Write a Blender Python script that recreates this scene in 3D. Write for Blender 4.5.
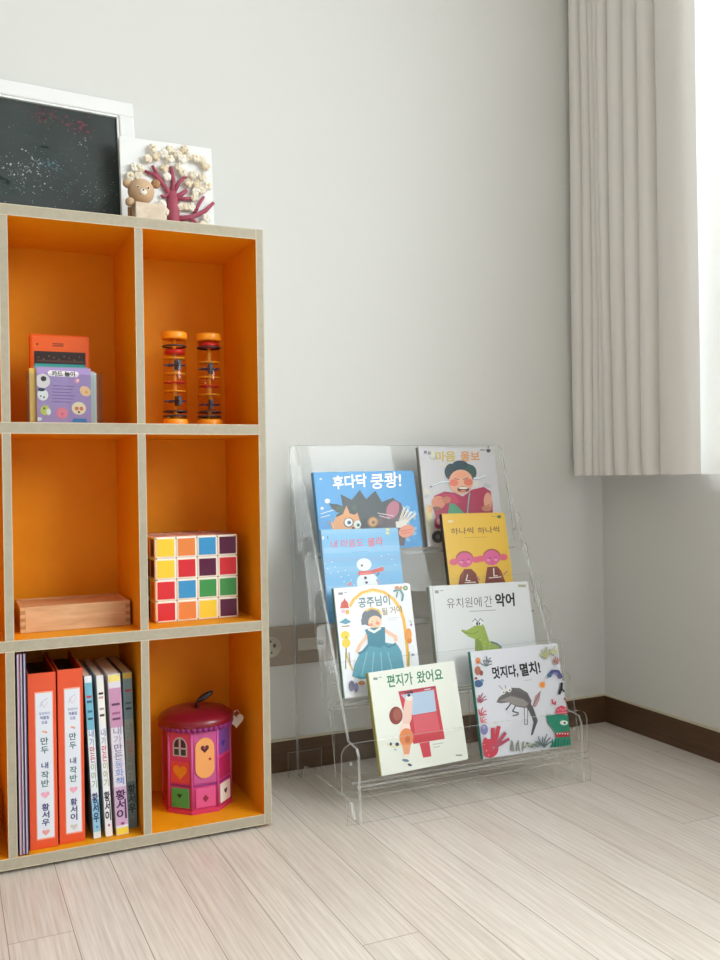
import bpy, bmesh, math, random
import numpy as np
from mathutils import Vector, Matrix, noise

for o in list(bpy.data.objects):
    bpy.data.objects.remove(o)
SC = bpy.context.scene
COL = SC.collection
PI = math.pi
random.seed(7)

# ------------------------------------------------------------------ camera
F_PX, YAW, PITCH, ROLL = 915.2702, 0.4282, -0.0037, -0.015
CAM = Vector((-1.5293, -1.8654, 0.6315))
fw = Vector((math.sin(YAW)*math.cos(PITCH), math.cos(YAW)*math.cos(PITCH), math.sin(PITCH)))
rt = Vector((math.cos(YAW), -math.sin(YAW), 0))
up = rt.cross(fw)
rt2 = math.cos(ROLL)*rt + math.sin(ROLL)*up
up2 = -math.sin(ROLL)*rt + math.cos(ROLL)*up
cd = bpy.data.cameras.new('camera')
cam = bpy.data.objects.new('camera', cd)
COL.objects.link(cam)
m3 = Matrix((rt2, up2, -fw)).transposed()
cam.matrix_world = Matrix.Translation(CAM) @ m3.to_4x4()
cd.sensor_fit = 'VERTICAL'
cd.sensor_height = 24.0
cd.lens = 24.0*F_PX/960
cd.clip_start = 0.02
SC.camera = cam

# ------------------------------------------------------------------ light
world = bpy.data.worlds.new('daylight_sky')
SC.world = world
world.use_nodes = True
bg = world.node_tree.nodes['Background']
# overcast sky above, darker ground below
wn, wl = world.node_tree.nodes, world.node_tree.links
wt = wn.new('ShaderNodeTexCoord'); ws = wn.new('ShaderNodeSeparateXYZ'); wr = wn.new('ShaderNodeValToRGB')
wl.new(wt.outputs['Generated'], ws.inputs[0]); wl.new(ws.outputs[2], wr.inputs[0]); wl.new(wr.outputs[0], bg.inputs[0])
wr.color_ramp.elements[0].position = 0.0; wr.color_ramp.elements[0].color = (0.10, 0.095, 0.085, 1)
wr.color_ramp.elements[1].position = 0.06; wr.color_ramp.elements[1].color = (0.90, 0.96, 1.0, 1)
bg.inputs[1].default_value = 1.2

def area(name, loc, rot, sx, sy, power, col=(1, 1, 1)):
    l = bpy.data.lights.new(name, 'AREA')
    l.shape = 'RECTANGLE'; l.size = sx; l.size_y = sy
    l.energy = power; l.color = col
    o = bpy.data.objects.new(name, l)
    COL.objects.link(o)
    o.location = loc; o.rotation_euler = rot
    return o

# overcast daylight outside the window in the right wall, and the glazed door behind the camera
WIN = dict(y0=-0.35, y1=-4.2, z0=0.64, z1=2.2)
area('window_daylight', (0.55, (WIN['y0']+WIN['y1'])/2-0.3, 1.95), (0, PI/2-math.radians(28), 0), 1.7, 4.0, 560, (0.95, 0.98, 1.0))
area('balcony_daylight', (-1.9, -4.62, 1.15), (PI/2, 0, 0), 2.2, 2.0, 2, (1.0, 0.985, 0.96))

SC.view_settings.view_transform = 'Standard'
SC.view_settings.look = 'None'
SC.view_settings.gamma = 1.0
SC.view_settings.use_curve_mapping = False
SC.view_settings.exposure = -0.93
SC.cycles.max_bounces = 14
SC.cycles.transparent_max_bounces = 48
SC.cycles.diffuse_bounces = 6

# ------------------------------------------------------------------ materials
def lin(c):
    c = c/255
    return c/12.92 if c <= 0.04045 else ((c+0.055)/1.055)**2.4
def rgb(h):
    h = h.lstrip('#')
    return tuple(lin(int(h[i:i+2], 16)) for i in (0, 2, 4))+(1,)
_M = {}
def mat(h, rough=0.5, spec=0.5, name=None, metal=0.0, coat=0.0):
    k = (h, rough, spec, metal, coat)
    if k in _M: return _M[k]
    m = bpy.data.materials.new(name or 'paint_'+h.strip('#'))
    m.use_nodes = True
    b = m.node_tree.nodes['Principled BSDF']
    b.inputs['Base Color'].default_value = rgb(h)
    b.inputs['Roughness'].default_value = rough
    b.inputs['Specular IOR Level'].default_value = spec
    b.inputs['Metallic'].default_value = metal
    b.inputs['Coat Weight'].default_value = coat
    _M[k] = m
    return m
def nodes(m):
    return m.node_tree.nodes, m.node_tree.links
def new(nm):
    m = bpy.data.materials.new(nm); m.use_nodes = True
    n, l = nodes(m)
    return m, n, l, n['Principled BSDF']
def ramp(n, stops):
    r = n.new('ShaderNodeValToRGB')
    e = r.color_ramp.elements
    while len(e) < len(stops): e.new(0.5)
    for q, (p, c) in zip(e, stops):
        q.position = p; q.color = rgb(c) if isinstance(c, str) else c
    return r
def mapping(n, l, scale, kind='Object', rot=(0, 0, 0), loc=(0, 0, 0)):
    t = n.new('ShaderNodeTexCoord'); mp = n.new('ShaderNodeMapping')
    mp.inputs['Scale'].default_value = scale
    mp.inputs['Rotation'].default_value = rot
    mp.inputs['Location'].default_value = loc
    l.new(t.outputs[kind], mp.inputs[0])
    return mp

def wallpaper(nm, h):
    m, n, l, b = new(nm)
    mp = mapping(n, l, (1, 1, 1))
    t = n.new('ShaderNodeTexNoise'); t.inputs['Scale'].default_value = 900; t.inputs['Detail'].default_value = 2
    l.new(mp.outputs[0], t.inputs[0])
    bu = n.new('ShaderNodeBump'); bu.inputs['Strength'].default_value = 0.06; bu.inputs['Distance'].default_value = 0.001
    l.new(t.outputs[0], bu.inputs['Height']); l.new(bu.outputs[0], b.inputs['Normal'])
    b.inputs['Base Color'].default_value = rgb(h); b.inputs['Roughness'].default_value = 0.75
    b.inputs['Specular IOR Level'].default_value = 0.2
    return m
M_WALL = wallpaper('ivory_wallpaper', '#e2e2e0')
M_WALL2 = wallpaper('bounce_dimming_wallpaper', '#8f867d')  # darker tone put on the unseen walls to cut bounced light
M_CEIL = wallpaper('white_ceiling_paper', '#efeeea')

def floor_mat():
    m, n, l, b = new('pale_ash_laminate')
    tc = n.new('ShaderNodeTexCoord'); sp = n.new('ShaderNodeSeparateXYZ'); l.new(tc.outputs['Object'], sp.inputs[0])
    ad = n.new('ShaderNodeMath'); ad.operation = 'ADD'; ad.inputs[1].default_value = 0.764+0.0867*60
    l.new(sp.outputs[0], ad.inputs[0])
    ay = n.new('ShaderNodeMath'); ay.operation = 'ADD'; ay.inputs[1].default_value = 0.744+2.4*(8-0.226)
    l.new(sp.outputs[1], ay.inputs[0])
    # every row of planks starts its end joints at a place of its own
    r1 = n.new('ShaderNodeMath'); r1.operation = 'DIVIDE'; r1.inputs[1].default_value = 0.0867; l.new(ad.outputs[0], r1.inputs[0])
    r2 = n.new('ShaderNodeMath'); r2.operation = 'FLOOR'; l.new(r1.outputs[0], r2.inputs[0])
    r3 = n.new('ShaderNodeMath'); r3.operation = 'MULTIPLY'; r3.inputs[1].default_value = 0.618; l.new(r2.outputs[0], r3.inputs[0])
    r4 = n.new('ShaderNodeMath'); r4.operation = 'FRACT'; l.new(r3.outputs[0], r4.inputs[0])
    r5 = n.new('ShaderNodeMath'); r5.operation = 'MULTIPLY_ADD'; r5.inputs[1].default_value = 2.4
    l.new(r4.outputs[0], r5.inputs[0]); l.new(ay.outputs[0], r5.inputs[2]); ay = r5
    cb = n.new('ShaderNodeCombineXYZ'); l.new(ay.outputs[0], cb.inputs[0]); l.new(ad.outputs[0], cb.inputs[1])
    br = n.new('ShaderNodeTexBrick'); l.new(cb.outputs[0], br.inputs[0])
    br.inputs['Scale'].default_value = 1
    br.inputs['Brick Width'].default_value = 2.4; br.inputs['Row Height'].default_value = 0.0867
    br.inputs['Mortar Size'].default_value = 0.0007; br.inputs['Mortar Smooth'].default_value = 0.4
    br.offset = 0.0; br.offset_frequency = 2
    br.inputs['Color1'].default_value = (0.0, 0, 0, 1); br.inputs['Color2'].default_value = (1, 1, 1, 1)
    br.inputs['Mortar'].default_value = (0.5, 0.5, 0.5, 1)
    # grain stretched along the planks, shifted per plank
    sh = n.new('ShaderNodeVectorMath'); sh.operation = 'MULTIPLY_ADD'
    l.new(br.outputs['Color'], sh.inputs[0]); sh.inputs[1].default_value = (3.7, 9.1, 5.0); l.new(tc.outputs['Object'], sh.inputs[2])
    mp = n.new('ShaderNodeMapping'); mp.inputs['Scale'].default_value = (1, 0.03, 1); l.new(sh.outputs[0], mp.inputs[0])
    g1 = n.new('ShaderNodeTexNoise'); g1.inputs['Scale'].default_value = 260; g1.inputs['Detail'].default_value = 6; g1.inputs['Roughness'].default_value = 0.65
    l.new(mp.outputs[0], g1.inputs[0])
    mp2 = n.new('ShaderNodeMapping'); mp2.inputs['Scale'].default_value = (1, 0.04, 1); l.new(sh.outputs[0], mp2.inputs[0])
    g2 = n.new('ShaderNodeTexWave'); g2.wave_type = 'BANDS'; g2.bands_direction = 'X'
    g2.inputs['Scale'].default_value = 26; g2.inputs['Distortion'].default_value = 5; g2.inputs['Detail'].default_value = 4
    g2.inputs['Detail Scale'].default_value = 1.2
    l.new(mp2.outputs[0], g2.inputs[0])
    mx = n.new('ShaderNodeMix'); mx.data_type = 'FLOAT'; mx.inputs[0].default_value = 0.08
    l.new(g1.outputs[0], mx.inputs[2]); l.new(g2.outputs['Fac'], mx.inputs[3])
    r = ramp(n, [(0.36, '#d0c5bc'), (0.5, '#dcd2ca'), (0.64, '#e6ded7')])
    l.new(mx.outputs[0], r.inputs[0])
    hv = n.new('ShaderNodeMix'); hv.data_type = 'RGBA'; hv.blend_type = 'MULTIPLY'; hv.inputs[0].default_value = 1
    rr = ramp(n, [(0.0, '#f3f1ee'), (1.0, '#ffffff')]); l.new(br.outputs['Color'], rr.inputs[0])
    l.new(r.outputs[0], hv.inputs[6]); l.new(rr.outputs[0], hv.inputs[7])
    sm = n.new('ShaderNodeMix'); sm.data_type = 'RGBA'
    l.new(br.outputs['Fac'], sm.inputs[0]); l.new(hv.outputs[2], sm.inputs[6]); sm.inputs[7].default_value = rgb('#8a7c70')
    l.new(sm.outputs[2], b.inputs['Base Color'])
    b.inputs['Roughness'].default_value = 0.28; b.inputs['Specular IOR Level'].default_value = 0.5
    bu = n.new('ShaderNodeBump'); bu.inputs['Strength'].default_value = 0.12; bu.inputs['Distance'].default_value = 0.0006
    l.new(g1.outputs[0], bu.inputs['Height']); l.new(bu.outputs[0], b.inputs['Normal'])
    return m
M_FLOOR = floor_mat()

def wood(nm, a, c, d, sc=(3, 30, 30), rough=0.45, spec=0.4):
    m, n, l, b = new(nm)
    mp = mapping(n, l, sc)
    t = n.new('ShaderNodeTexNoise'); t.inputs['Scale'].default_value = 4; t.inputs['Detail'].default_value = 6
    t.inputs['Distortion'].default_value = 0.6
    l.new(mp.outputs[0], t.inputs[0])
    r = ramp(n, [(0.3, a), (0.5, c), (0.7, d)])
    l.new(t.outputs[0], r.inputs[0]); l.new(r.outputs[0], b.inputs['Base Color'])
    b.inputs['Roughness'].default_value = rough
    b.inputs['Specular IOR Level'].default_value = spec
    return m
M_BASE = wood('walnut_film_baseboard', '#523a28', '#5c422e', '#674b35', (1.5, 1.5, 40), 0.35)
M_BASETOP = mat('#cfc4ae', 0.6, name='cream_sealant')
M_ORANGE = wood('orange_laminate', '#e89a10', '#ea9c12', '#ec9e14', (6, 6, 6), 0.5, 0.2)
M_TAUPE = wood('pale_oak_edging', '#a89e8b', '#aca28f', '#b0a693', (30, 30, 30), 0.5)
M_HAIR = mat('#cfc3aa', 0.5, name='pale_glue_line')
M_BEECH = wood('beech_wood', '#c79a72', '#d3a87f', '#dcb48c', (4, 30, 30), 0.5)
M_PALEWOOD = wood('pale_maple_wood', '#d9c3ac', '#e2cfba', '#e8d8c5', (20, 20, 20), 0.55)

def acrylic(nm, tint, ior, edge=False):
    """clear cast sheet: straight-through transmission plus a fresnel mirror reflection"""
    m = bpy.data.materials.new(nm); m.use_nodes = True
    n, l = nodes(m); n.clear()
    out = n.new('ShaderNodeOutputMaterial')
    tr = n.new('ShaderNodeBsdfTransparent'); tr.inputs[0].default_value = tint
    gl = n.new('ShaderNodeBsdfGlossy'); gl.inputs['Roughness'].default_value = 0.03
    lw = n.new('ShaderNodeLayerWeight'); lw.inputs['Blend'].default_value = 0.5
    pw = n.new('ShaderNodeMath'); pw.operation = 'POWER'; pw.inputs[1].default_value = 5; l.new(lw.outputs['Facing'], pw.inputs[0])
    f0 = ((ior-1)/(ior+1))**2
    fr = n.new('ShaderNodeMath'); fr.operation = 'MULTIPLY_ADD'; fr.inputs[1].default_value = 0.75; fr.inputs[2].default_value = f0
    l.new(pw.outputs[0], fr.inputs[0])
    mx = n.new('ShaderNodeMixShader')
    if edge:   # polished sawn edge: gathers light along the sheet, reads pale
        df = n.new('ShaderNodeBsdfTranslucent'); df.inputs[0].default_value = (0.95, 0.97, 0.95, 1)
        d2 = n.new('ShaderNodeBsdfDiffuse'); d2.inputs[0].default_value = (0.95, 0.97, 0.95, 1)
        a = n.new('ShaderNodeMixShader'); a.inputs[0].default_value = 0.6
        l.new(df.outputs[0], a.inputs[1]); l.new(d2.outputs[0], a.inputs[2])
        c = n.new('ShaderNodeMixShader'); c.inputs[0].default_value = 0.32
        l.new(tr.outputs[0], c.inputs[1]); l.new(a.outputs[0], c.inputs[2])
        l.new(c.outputs[0], mx.inputs[1])
    else:
        l.new(tr.outputs[0], mx.inputs[1])
    l.new(fr.outputs[0], mx.inputs[0]); l.new(gl.outputs[0], mx.inputs[2])
    l.new(mx.outputs[0], out.inputs[0])
    return m
M_ACR = acrylic('clear_acrylic_sheet', (0.997, 0.998, 0.997, 1), 1.25)
M_ACRE = acrylic('polished_acrylic_edge', (0.95, 0.96, 0.95, 1), 1.35, True)
M_CLEAR = acrylic('clear_plastic', (0.93, 0.94, 0.94, 1), 1.4)
M_AMBER = acrylic('amber_tinted_plastic', (0.97, 0.84, 0.60, 1), 1.4)
M_GLASS = acrylic('window_glass', (0.96, 0.98, 0.97, 1), 1.45)

def fabric(nm, col, through):
    m = bpy.data.materials.new(nm); m.use_nodes = True
    n, l = nodes(m); n.clear()
    out = n.new('ShaderNodeOutputMaterial')
    d = n.new('ShaderNodeBsdfDiffuse'); d.inputs[0].default_value = rgb(col)
    mp = mapping(n, l, (700, 700, 240))
    w = n.new('ShaderNodeTexNoise'); w.inputs['Scale'].default_value = 1.0
    l.new(mp.outputs[0], w.inputs[0])
    bu = n.new('ShaderNodeBump'); bu.inputs['Strength'].default_value = 0.15; bu.inputs['Distance'].default_value = 0.0005
    l.new(w.outputs[0], bu.inputs['Height']); l.new(bu.outputs[0], d.inputs['Normal'])
    if through:
        t = n.new('ShaderNodeBsdfTranslucent'); t.inputs[0].default_value = rgb(col)
        mx = n.new('ShaderNodeMixShader'); mx.inputs[0].default_value = through
        l.new(d.outputs[0], mx.inputs[1]); l.new(t.outputs[0], mx.inputs[2]); l.new(mx.outputs[0], out.inputs[0])
    else: l.new(d.outputs[0], out.inputs[0])
    return m
M_SHEER = fabric('white_sheer_cloth', '#f6f6f5', 0.27)
M_CURT = fabric('ivory_blackout_cloth', '#ebe8e6', 0)

# ------------------------------------------------------------------ mesh tools
class MB:
    def __init__(s):
        s.bm = bmesh.new(); s.mats = []
    def mi(s, m):
        if m not in s.mats: s.mats.append(m)
        return s.mats.index(m)
    def _tag(s, before, m, smooth=False):
        i = s.mi(m)
        fs = [f for f in s.bm.faces if f not in before]
        for f in fs:
            f.material_index = i; f.smooth = smooth
        return fs
    def box(s, x0, y0, z0, x1, y1, z1, m, bev=0, M=None, faces=None):
        """faces: dict of axis code ('-y','+x'...) to another material"""
        before = set(s.bm.faces)
        v = [s.bm.verts.new((x, y, z)) for x in (x0, x1) for y in (y0, y1) for z in (z0, z1)]
        q = {'-x': (0, 1, 3, 2), '+x': (4, 6, 7, 5), '-y': (0, 4, 5, 1), '+y': (2, 3, 7, 6), '-z': (0, 2, 6, 4), '+z': (1, 5, 7, 3)}
        for k, ids in q.items():
            f = s.bm.faces.new([v[i] for i in ids])
            f.material_index = s.mi((faces or {}).get(k, m))
        if bev:
            es = list({e for vv in v for e in vv.link_edges})
            bmesh.ops.bevel(s.bm, geom=es, offset=bev, segments=2, affect='EDGES', profile=0.5)
        if M is not None:
            vs = {vv for f in s.bm.faces if f not in before for vv in f.verts}
            bmesh.ops.transform(s.bm, matrix=M, verts=list(vs))
    def prism(s, pts, n, m, side=None, both=True):
        """extrude a 3-D polygon by the vector n"""
        n = Vector(n)
        a = [s.bm.verts.new(p) for p in pts]; b = [s.bm.verts.new(Vector(p)+n) for p in pts]
        i, j = s.mi(m), s.mi(side or m)
        f = s.bm.faces.new(a); f.material_index = i
        f = s.bm.faces.new(b[::-1]); f.material_index = i
        k = len(a)
        for q in range(k):
            f = s.bm.faces.new((a[q], b[q], b[(q+1) % k], a[(q+1) % k])); f.material_index = j
    def lathe(s, prof, m, c=(0, 0, 0), seg=32, M=None, smooth=True):
        rings = []
        vs = []
        for r, z in prof:
            if r < 1e-6:
                v = s.bm.verts.new((c[0], c[1], c[2]+z)); rings.append([v]); vs.append(v)
            else:
                R = [s.bm.verts.new((c[0]+r*math.cos(2*PI*k/seg), c[1]+r*math.sin(2*PI*k/seg), c[2]+z)) for k in range(seg)]
                rings.append(R); vs += R
        i = s.mi(m)
        for a, b in zip(rings, rings[1:]):
            for k in range(seg):
                p = [a[k % len(a)], a[(k+1) % len(a)], b[(k+1) % len(b)], b[k % len(b)]]
                u = []
                for x in p:
                    if x not in u: u.append(x)
                if len(u) > 2:
                    f = s.bm.faces.new(u); f.material_index = i; f.smooth = smooth
        if M is not None: bmesh.ops.transform(s.bm, matrix=M, verts=vs)
    def ball(s, c, r, m, sc=(1, 1, 1), seg=20, M=None):
        prof = [(r*math.sin(PI*k/(seg//2)), -r*math.cos(PI*k/(seg//2))) for k in range(seg//2+1)]
        prof[0] = (0, -r); prof[-1] = (0, r)
        T = Matrix.Translation(c) @ (M or Matrix.Identity(4)) @ Matrix.Diagonal((*sc, 1))
        s.lathe(prof, m, (0, 0, 0), seg, T)
    def tube(s, pts, r, m, seg=8):
        pts = [Vector(p) for p in pts]; rr = r if isinstance(r, (list, tuple)) else [r]*len(pts)
        rings = []
        for k, p in enumerate(pts):
            t = (pts[min(k+1, len(pts)-1)]-pts[max(k-1, 0)]).normalized()
            a = t.cross(Vector((0.13, 0.97, 0.21))).normalized(); b = t.cross(a)
            rings.append([s.bm.verts.new(p+rr[k]*(math.cos(2*PI*q/seg)*a+math.sin(2*PI*q/seg)*b)) for q in range(seg)])
        i = s.mi(m)
        for A, B in zip(rings, rings[1:]):
            for q in range(seg):
                f = s.bm.faces.new((A[q], A[(q+1) % seg], B[(q+1) % seg], B[q])); f.material_index = i; f.smooth = True
        for R in (rings[0][::-1], rings[-1]):
            f = s.bm.faces.new(R); f.material_index = i
    def build(s, name, parent=None, loc=None, rot=None):
        bmesh.ops.recalc_face_normals(s.bm, faces=[f for f in s.bm.faces if len(f.verts) and not f.tag])
        me = bpy.data.meshes.new(name)
        s.bm.to_mesh(me); s.bm.free()
        for m in s.mats: me.materials.append(m)
        o = bpy.data.objects.new(name, me); COL.objects.link(o)
        if parent: o.parent = parent
        if loc is not None: o.location = loc
        if rot is not None: o.rotation_euler = rot
        return o

def tag(o, label, cat, group=None, kind=None):
    o['label'] = label; o['category'] = cat
    if group: o['group'] = group
    if kind: o['kind'] = kind
    return o
def thing(name, label, cat, loc=(0, 0, 0), rot=(0, 0, 0), group=None):
    o = bpy.data.objects.new(name, None); COL.objects.link(o)
    o.empty_display_size = 0.02
    o.location = loc; o.rotation_euler = rot
    return tag(o, label, cat, group)
def struct(name, mb):
    o = mb.build(name); o['kind'] = 'structure'; return o

# ------------------------------------------------------------------ printed artwork on a flat face
_TXT = {}
def text_mesh(s, bold):
    k = (s, bold)
    if k not in _TXT:
        c = bpy.data.curves.new('lettering', 'FONT'); c.body = s; c.size = 1; c.offset = bold; c.resolution_u = 3
        o = bpy.data.objects.new('lettering', c); COL.objects.link(o)
        dg = bpy.context.evaluated_depsgraph_get()
        me = bpy.data.meshes.new_from_object(o.evaluated_get(dg))
        vs = [(v.co.x, v.co.y) for v in me.vertices]; fs = [tuple(p.vertices) for p in me.polygons]
        bpy.data.objects.remove(o); bpy.data.curves.remove(c); bpy.data.meshes.remove(me)
        _TXT[k] = (vs, fs)
    return _TXT[k]
def homography(src):
    dst = [(0, 0), (1, 0), (1, 1), (0, 1)]
    A, b = [], []
    for (x, y), (u, v) in zip(src, dst):
        A += [[x, y, 1, 0, 0, 0, -u*x, -u*y], [0, 0, 0, x, y, 1, -v*x, -v*y]]; b += [u, v]
    h = np.linalg.solve(np.array(A, float), np.array(b, float))
    return np.append(h, 1).reshape(3, 3)
class Art:
    """flat ink shapes laid on the face y=y0 (facing -y), W wide, H high, drawn in sketch units"""
    def __init__(s, mb, W, H, quad=None, y0=0.0, org=(0, 0), rough=0.4, M=None, step=0.000025):
        s.mb, s.W, s.H, s.y0, s.org, s.rough, s.M, s.step = mb, W, H, y0, org, rough, M, step
        s.h = homography(quad or [(0, 0), (100, 0), (100, 100), (0, 100)]); s.n = 1
    def uv(s, p):
        q = s.h @ np.array([p[0], p[1], 1.0]); return q[0]/q[2], q[1]/q[2]
    def pt(s, p, clip=True):
        u, v = s.uv(p)
        if clip: u = min(max(u, 0.004), 0.996); v = min(max(v, 0.004), 0.996)
        c = Vector((s.org[0]+u*s.W, s.y0-s.step*s.n, s.org[1]+(1-v)*s.H))
        return s.M @ c if s.M is not None else c
    def face(s, pts, col):
        vs, last = [], None
        for p in pts:
            q = s.pt(p)
            if last is None or (q-last).length > 1e-6: vs.append(q); last = q
        if len(vs) > 2 and (vs[0]-vs[-1]).length < 1e-6: vs.pop()
        if len(vs) < 3: return
        f = s.mb.bm.faces.new([s.mb.bm.verts.new(q) for q in vs])
        f.material_index = s.mb.mi(col if not isinstance(col, str) else mat(col, s.rough)); f.tag = True
        if f.calc_area() > 0:
            f.normal_update()
            nn = Vector((0, -1, 0)) if s.M is None else (s.M.to_3x3() @ Vector((0, -1, 0)))
            if f.normal.dot(nn) < 0: f.normal_flip()
    def poly(s, col, *pts):
        s.face(pts, col); s.n += 1
    def el(s, col, x, y, rx, ry=None, rot=0, k=20, keep=False):
        ry = ry or rx; c, q = math.cos(math.radians(rot)), math.sin(math.radians(rot))
        s.face([(x+rx*math.cos(2*PI*i/k)*c-ry*math.sin(2*PI*i/k)*q, y+rx*math.cos(2*PI*i/k)*q+ry*math.sin(2*PI*i/k)*c) for i in range(k)], col)
        if not keep: s.n += 1
    def line(s, col, w, *pts, close=False):
        P = [Vector(p) for p in pts]
        if close: P.append(P[0])
        for a, b in zip(P, P[1:]):
            d = (b-a)
            if d.length < 1e-6: continue
            n = Vector((-d.y, d.x)).normalized()*w/2
            s.face([a-n, b-n, b+n, a+n], col)
        s.n += 1
        if w > 3 and len(P) > 2:
            for a in P[1:-1]: s.el(col, a.x, a.y, w/2, w/2, k=10, keep=True)
            s.n += 1
    def rect(s, col, x0, y0, x1, y1):
        s.poly(col, (x0, y0), (x1, y0), (x1, y1), (x0, y1))
    def heart(s, col, x, y, r, rot=0):
        c, q = math.cos(math.radians(rot)), math.sin(math.radians(rot)); P = []
        for i in range(22):
            t = 2*PI*i/22
            a = 16*math.sin(t)**3/16*r; b = -(13*math.cos(t)-5*math.cos(2*t)-2*math.cos(3*t)-math.cos(4*t))/16*r
            P.append((x+a*c-b*q, y+a*q+b*c))
        s.poly(col, *P)
    def text(s, col, t, a, b, h, bold=0.0, glyph=0.74):
        """baseline from a to b in sketch units, letter height h"""
        vs, fs = text_mesh(t, bold)
        if not vs: return
        x0 = min(v[0] for v in vs); x1 = max(v[0] for v in vs)
        ax = (Vector(b)-Vector(a))/(x1-x0)
        d = (Vector(b)-Vector(a)).normalized(); upv = Vector((d.y, -d.x))*(h/glyph)
        V = [s.mb.bm.verts.new(s.pt(Vector(a)+(v[0]-x0)*ax+v[1]*upv, True)) for v in vs]
        i = s.mb.mi(mat(col, s.rough))
        for f in fs:
            try: g = s.mb.bm.faces.new([V[k] for k in f])
            except ValueError: continue
            g.material_index = i; g.tag = True
            g.normal_update()
            nn = Vector((0, -1, 0)) if s.M is None else (s.M.to_3x3() @ Vector((0, -1, 0)))
            if g.normal.length > 0 and g.normal.dot(nn) < 0: g.normal_flip()
        s.n += 1
    def vtext(s, col, t, x, y0, step, w, h, bold=0.0):
        for k, ch in enumerate(t):
            if ch != ' ': s.text(col, ch, (x-w/2, y0+step*k), (x+w/2, y0+step*k), h, bold); s.n -= 1
        s.n += 1

# ================================================================== ROOM
RX0, RY0, RZ = -3.6, -4.6, 2.3
HB = 0.0694
mb = MB(); mb.box(RX0-0.1, RY0-0.1, -0.08, 0.2, 0.1, 0.0, M_FLOOR); struct('floor', mb)
mb = MB(); mb.box(RX0-0.1, RY0-0.1, RZ, 0.2, 0.1, RZ+0.1, M_CEIL); struct('ceiling', mb)
mb = MB(); mb.box(RX0-0.1, 0, 0, 0.2, 0.1, RZ, M_WALL); struct('wall_back', mb)
mb = MB(); mb.box(RX0-0.1, RY0, 0, RX0, 0, RZ, M_WALL2); struct('wall_left', mb)
mb = MB()
y0, y1, z0, z1 = WIN['y0'], WIN['y1'], WIN['z0'], WIN['z1']
mb.box(0, y0, 0, 0.2, 0, RZ, M_WALL); mb.box(0, RY0, 0, 0.2, y1, RZ, M_WALL)
mb.box(0, y1, 0, 0.2, y0, z0, M_WALL); mb.box(0, y1, z1, 0.2, y0, RZ, M_WALL)
struct('wall_right', mb)
mb = MB()
mb.box(RX0, RY0-0.1, 0, -3.0, RY0, RZ, M_WALL2); mb.box(-0.8, RY0-0.1, 0, 0, RY0, RZ, M_WALL2)
mb.box(-3.0, RY0-0.1, 2.15, -0.8, RY0, RZ, M_WALL2)
struct('wall_front', mb)
M_PVC = mat('#f1f1ee', 0.3, name='white_pvc')
def window(nm, axis, c, a0, a1, z0, z1, n):
    w = 0.045; f = MB(); d0, d1 = c-0.02, c+0.03
    def b(p0, p1, q0, q1):
        if axis == 'x': f.box(d0, p0, q0, d1, p1, q1, M_PVC)
        else: f.box(p0, d0, q0, p1, d1, q1, M_PVC)
    b(a0, a1, z0, z0+w); b(a0, a1, z1-w, z1)
    for k in range(n+1):
        p = a0+(a1-a0-w)*k/n; b(p, p+w, z0+w, z1-w)
    o = f.build(nm); o['kind'] = 'structure'
    g = MB()
    if axis == 'x': g.box(c, a0+w, z0+w, c+0.005, a1-w, z1-w, M_GLASS)
    else: g.box(a0+w, c, z0+w, a1-w, c+0.005, z1-w, M_GLASS)
    g.build('pane', o)
window('window_1', 'x', 0.12, y1, y0, z0, z1, 2)
window('door_1', 'y', RY0-0.05, -3.0, -0.8, 0.0, 2.15, 2)
def baseboard(nm, x0, y0, x1, y1, t):
    f = MB(); f.box(x0, y0, 0, x1, y1, HB-0.003, M_BASE, 0.0008)
    f.box(x0, y0, HB-0.003, x1, y1, HB, M_BASETOP); struct(nm, f)
baseboard('baseboard_back', RX0, -0.009, -0.009, 0, 0)
baseboard('baseboard_right', -0.009, RY0, 0, -0.0, 0)
baseboard('baseboard_left', RX0, RY0, RX0+0.009, -0.009, 0)

# ================================================================== CURTAIN
def curtain(vy, bx, mcl, nm, label, cat, A0, zb):
    plan = []
    for a, b in zip(vy, vy[1:]):
        d = a-b; A = min(1.25*d, A0); K = 10
        for k in range(K):
            t = k/K
            plan.append((bx-A*abs(math.sin(PI*t))**0.6, a-(d*t)+0.004*math.sin(2*PI*t)))
    plan.append((bx, vy[-1]))
    NZ = 26; zt = RZ-0.004
    f = MB(); i = f.mi(mcl); rows = []
    for r in range(NZ+1):
        t = r/NZ; z = zb+(zt-zb)*t**1.1; row = []
        for k, (x, y) in enumerate(plan):
            w = 1-0.5*t
            dx = 0.0025*math.sin(4.2*z+k*0.11)*w
            dy = 0.0015*math.sin(3.1*z+k*0.05)*w
            hem = -0.0025*abs(math.sin(k*0.31)) if r == 0 else 0
            row.append(f.bm.verts.new((x+dx, min(y+dy, -0.006), z+hem)))
        rows.append(row)
    for A, B in zip(rows, rows[1:]):
        for k in range(len(plan)-1):
            q = f.bm.faces.new((A[k], A[k+1], B[k+1], B[k])); q.material_index = i; q.smooth = True
    o = f.build(nm)
    tag(o, label, cat)
curtain([-0.012, -0.058, -0.084, -0.104, -0.126, -0.156, -0.208, -0.256, -0.300, -0.408], -0.073, M_CURT, 'curtain',
        'long ivory pleated curtain gathered beside the window above the bare corner', 'curtain', 0.036, 0.628)
curtain([-0.36, -0.45, -0.57, -0.66, -0.76, -0.85, -0.94, -1.03, -1.12], -0.018, M_SHEER, 'sheer_curtain',
        'bright white sheer curtain glowing with daylight at the right edge', 'curtain', 0.03, 0.628)

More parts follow.
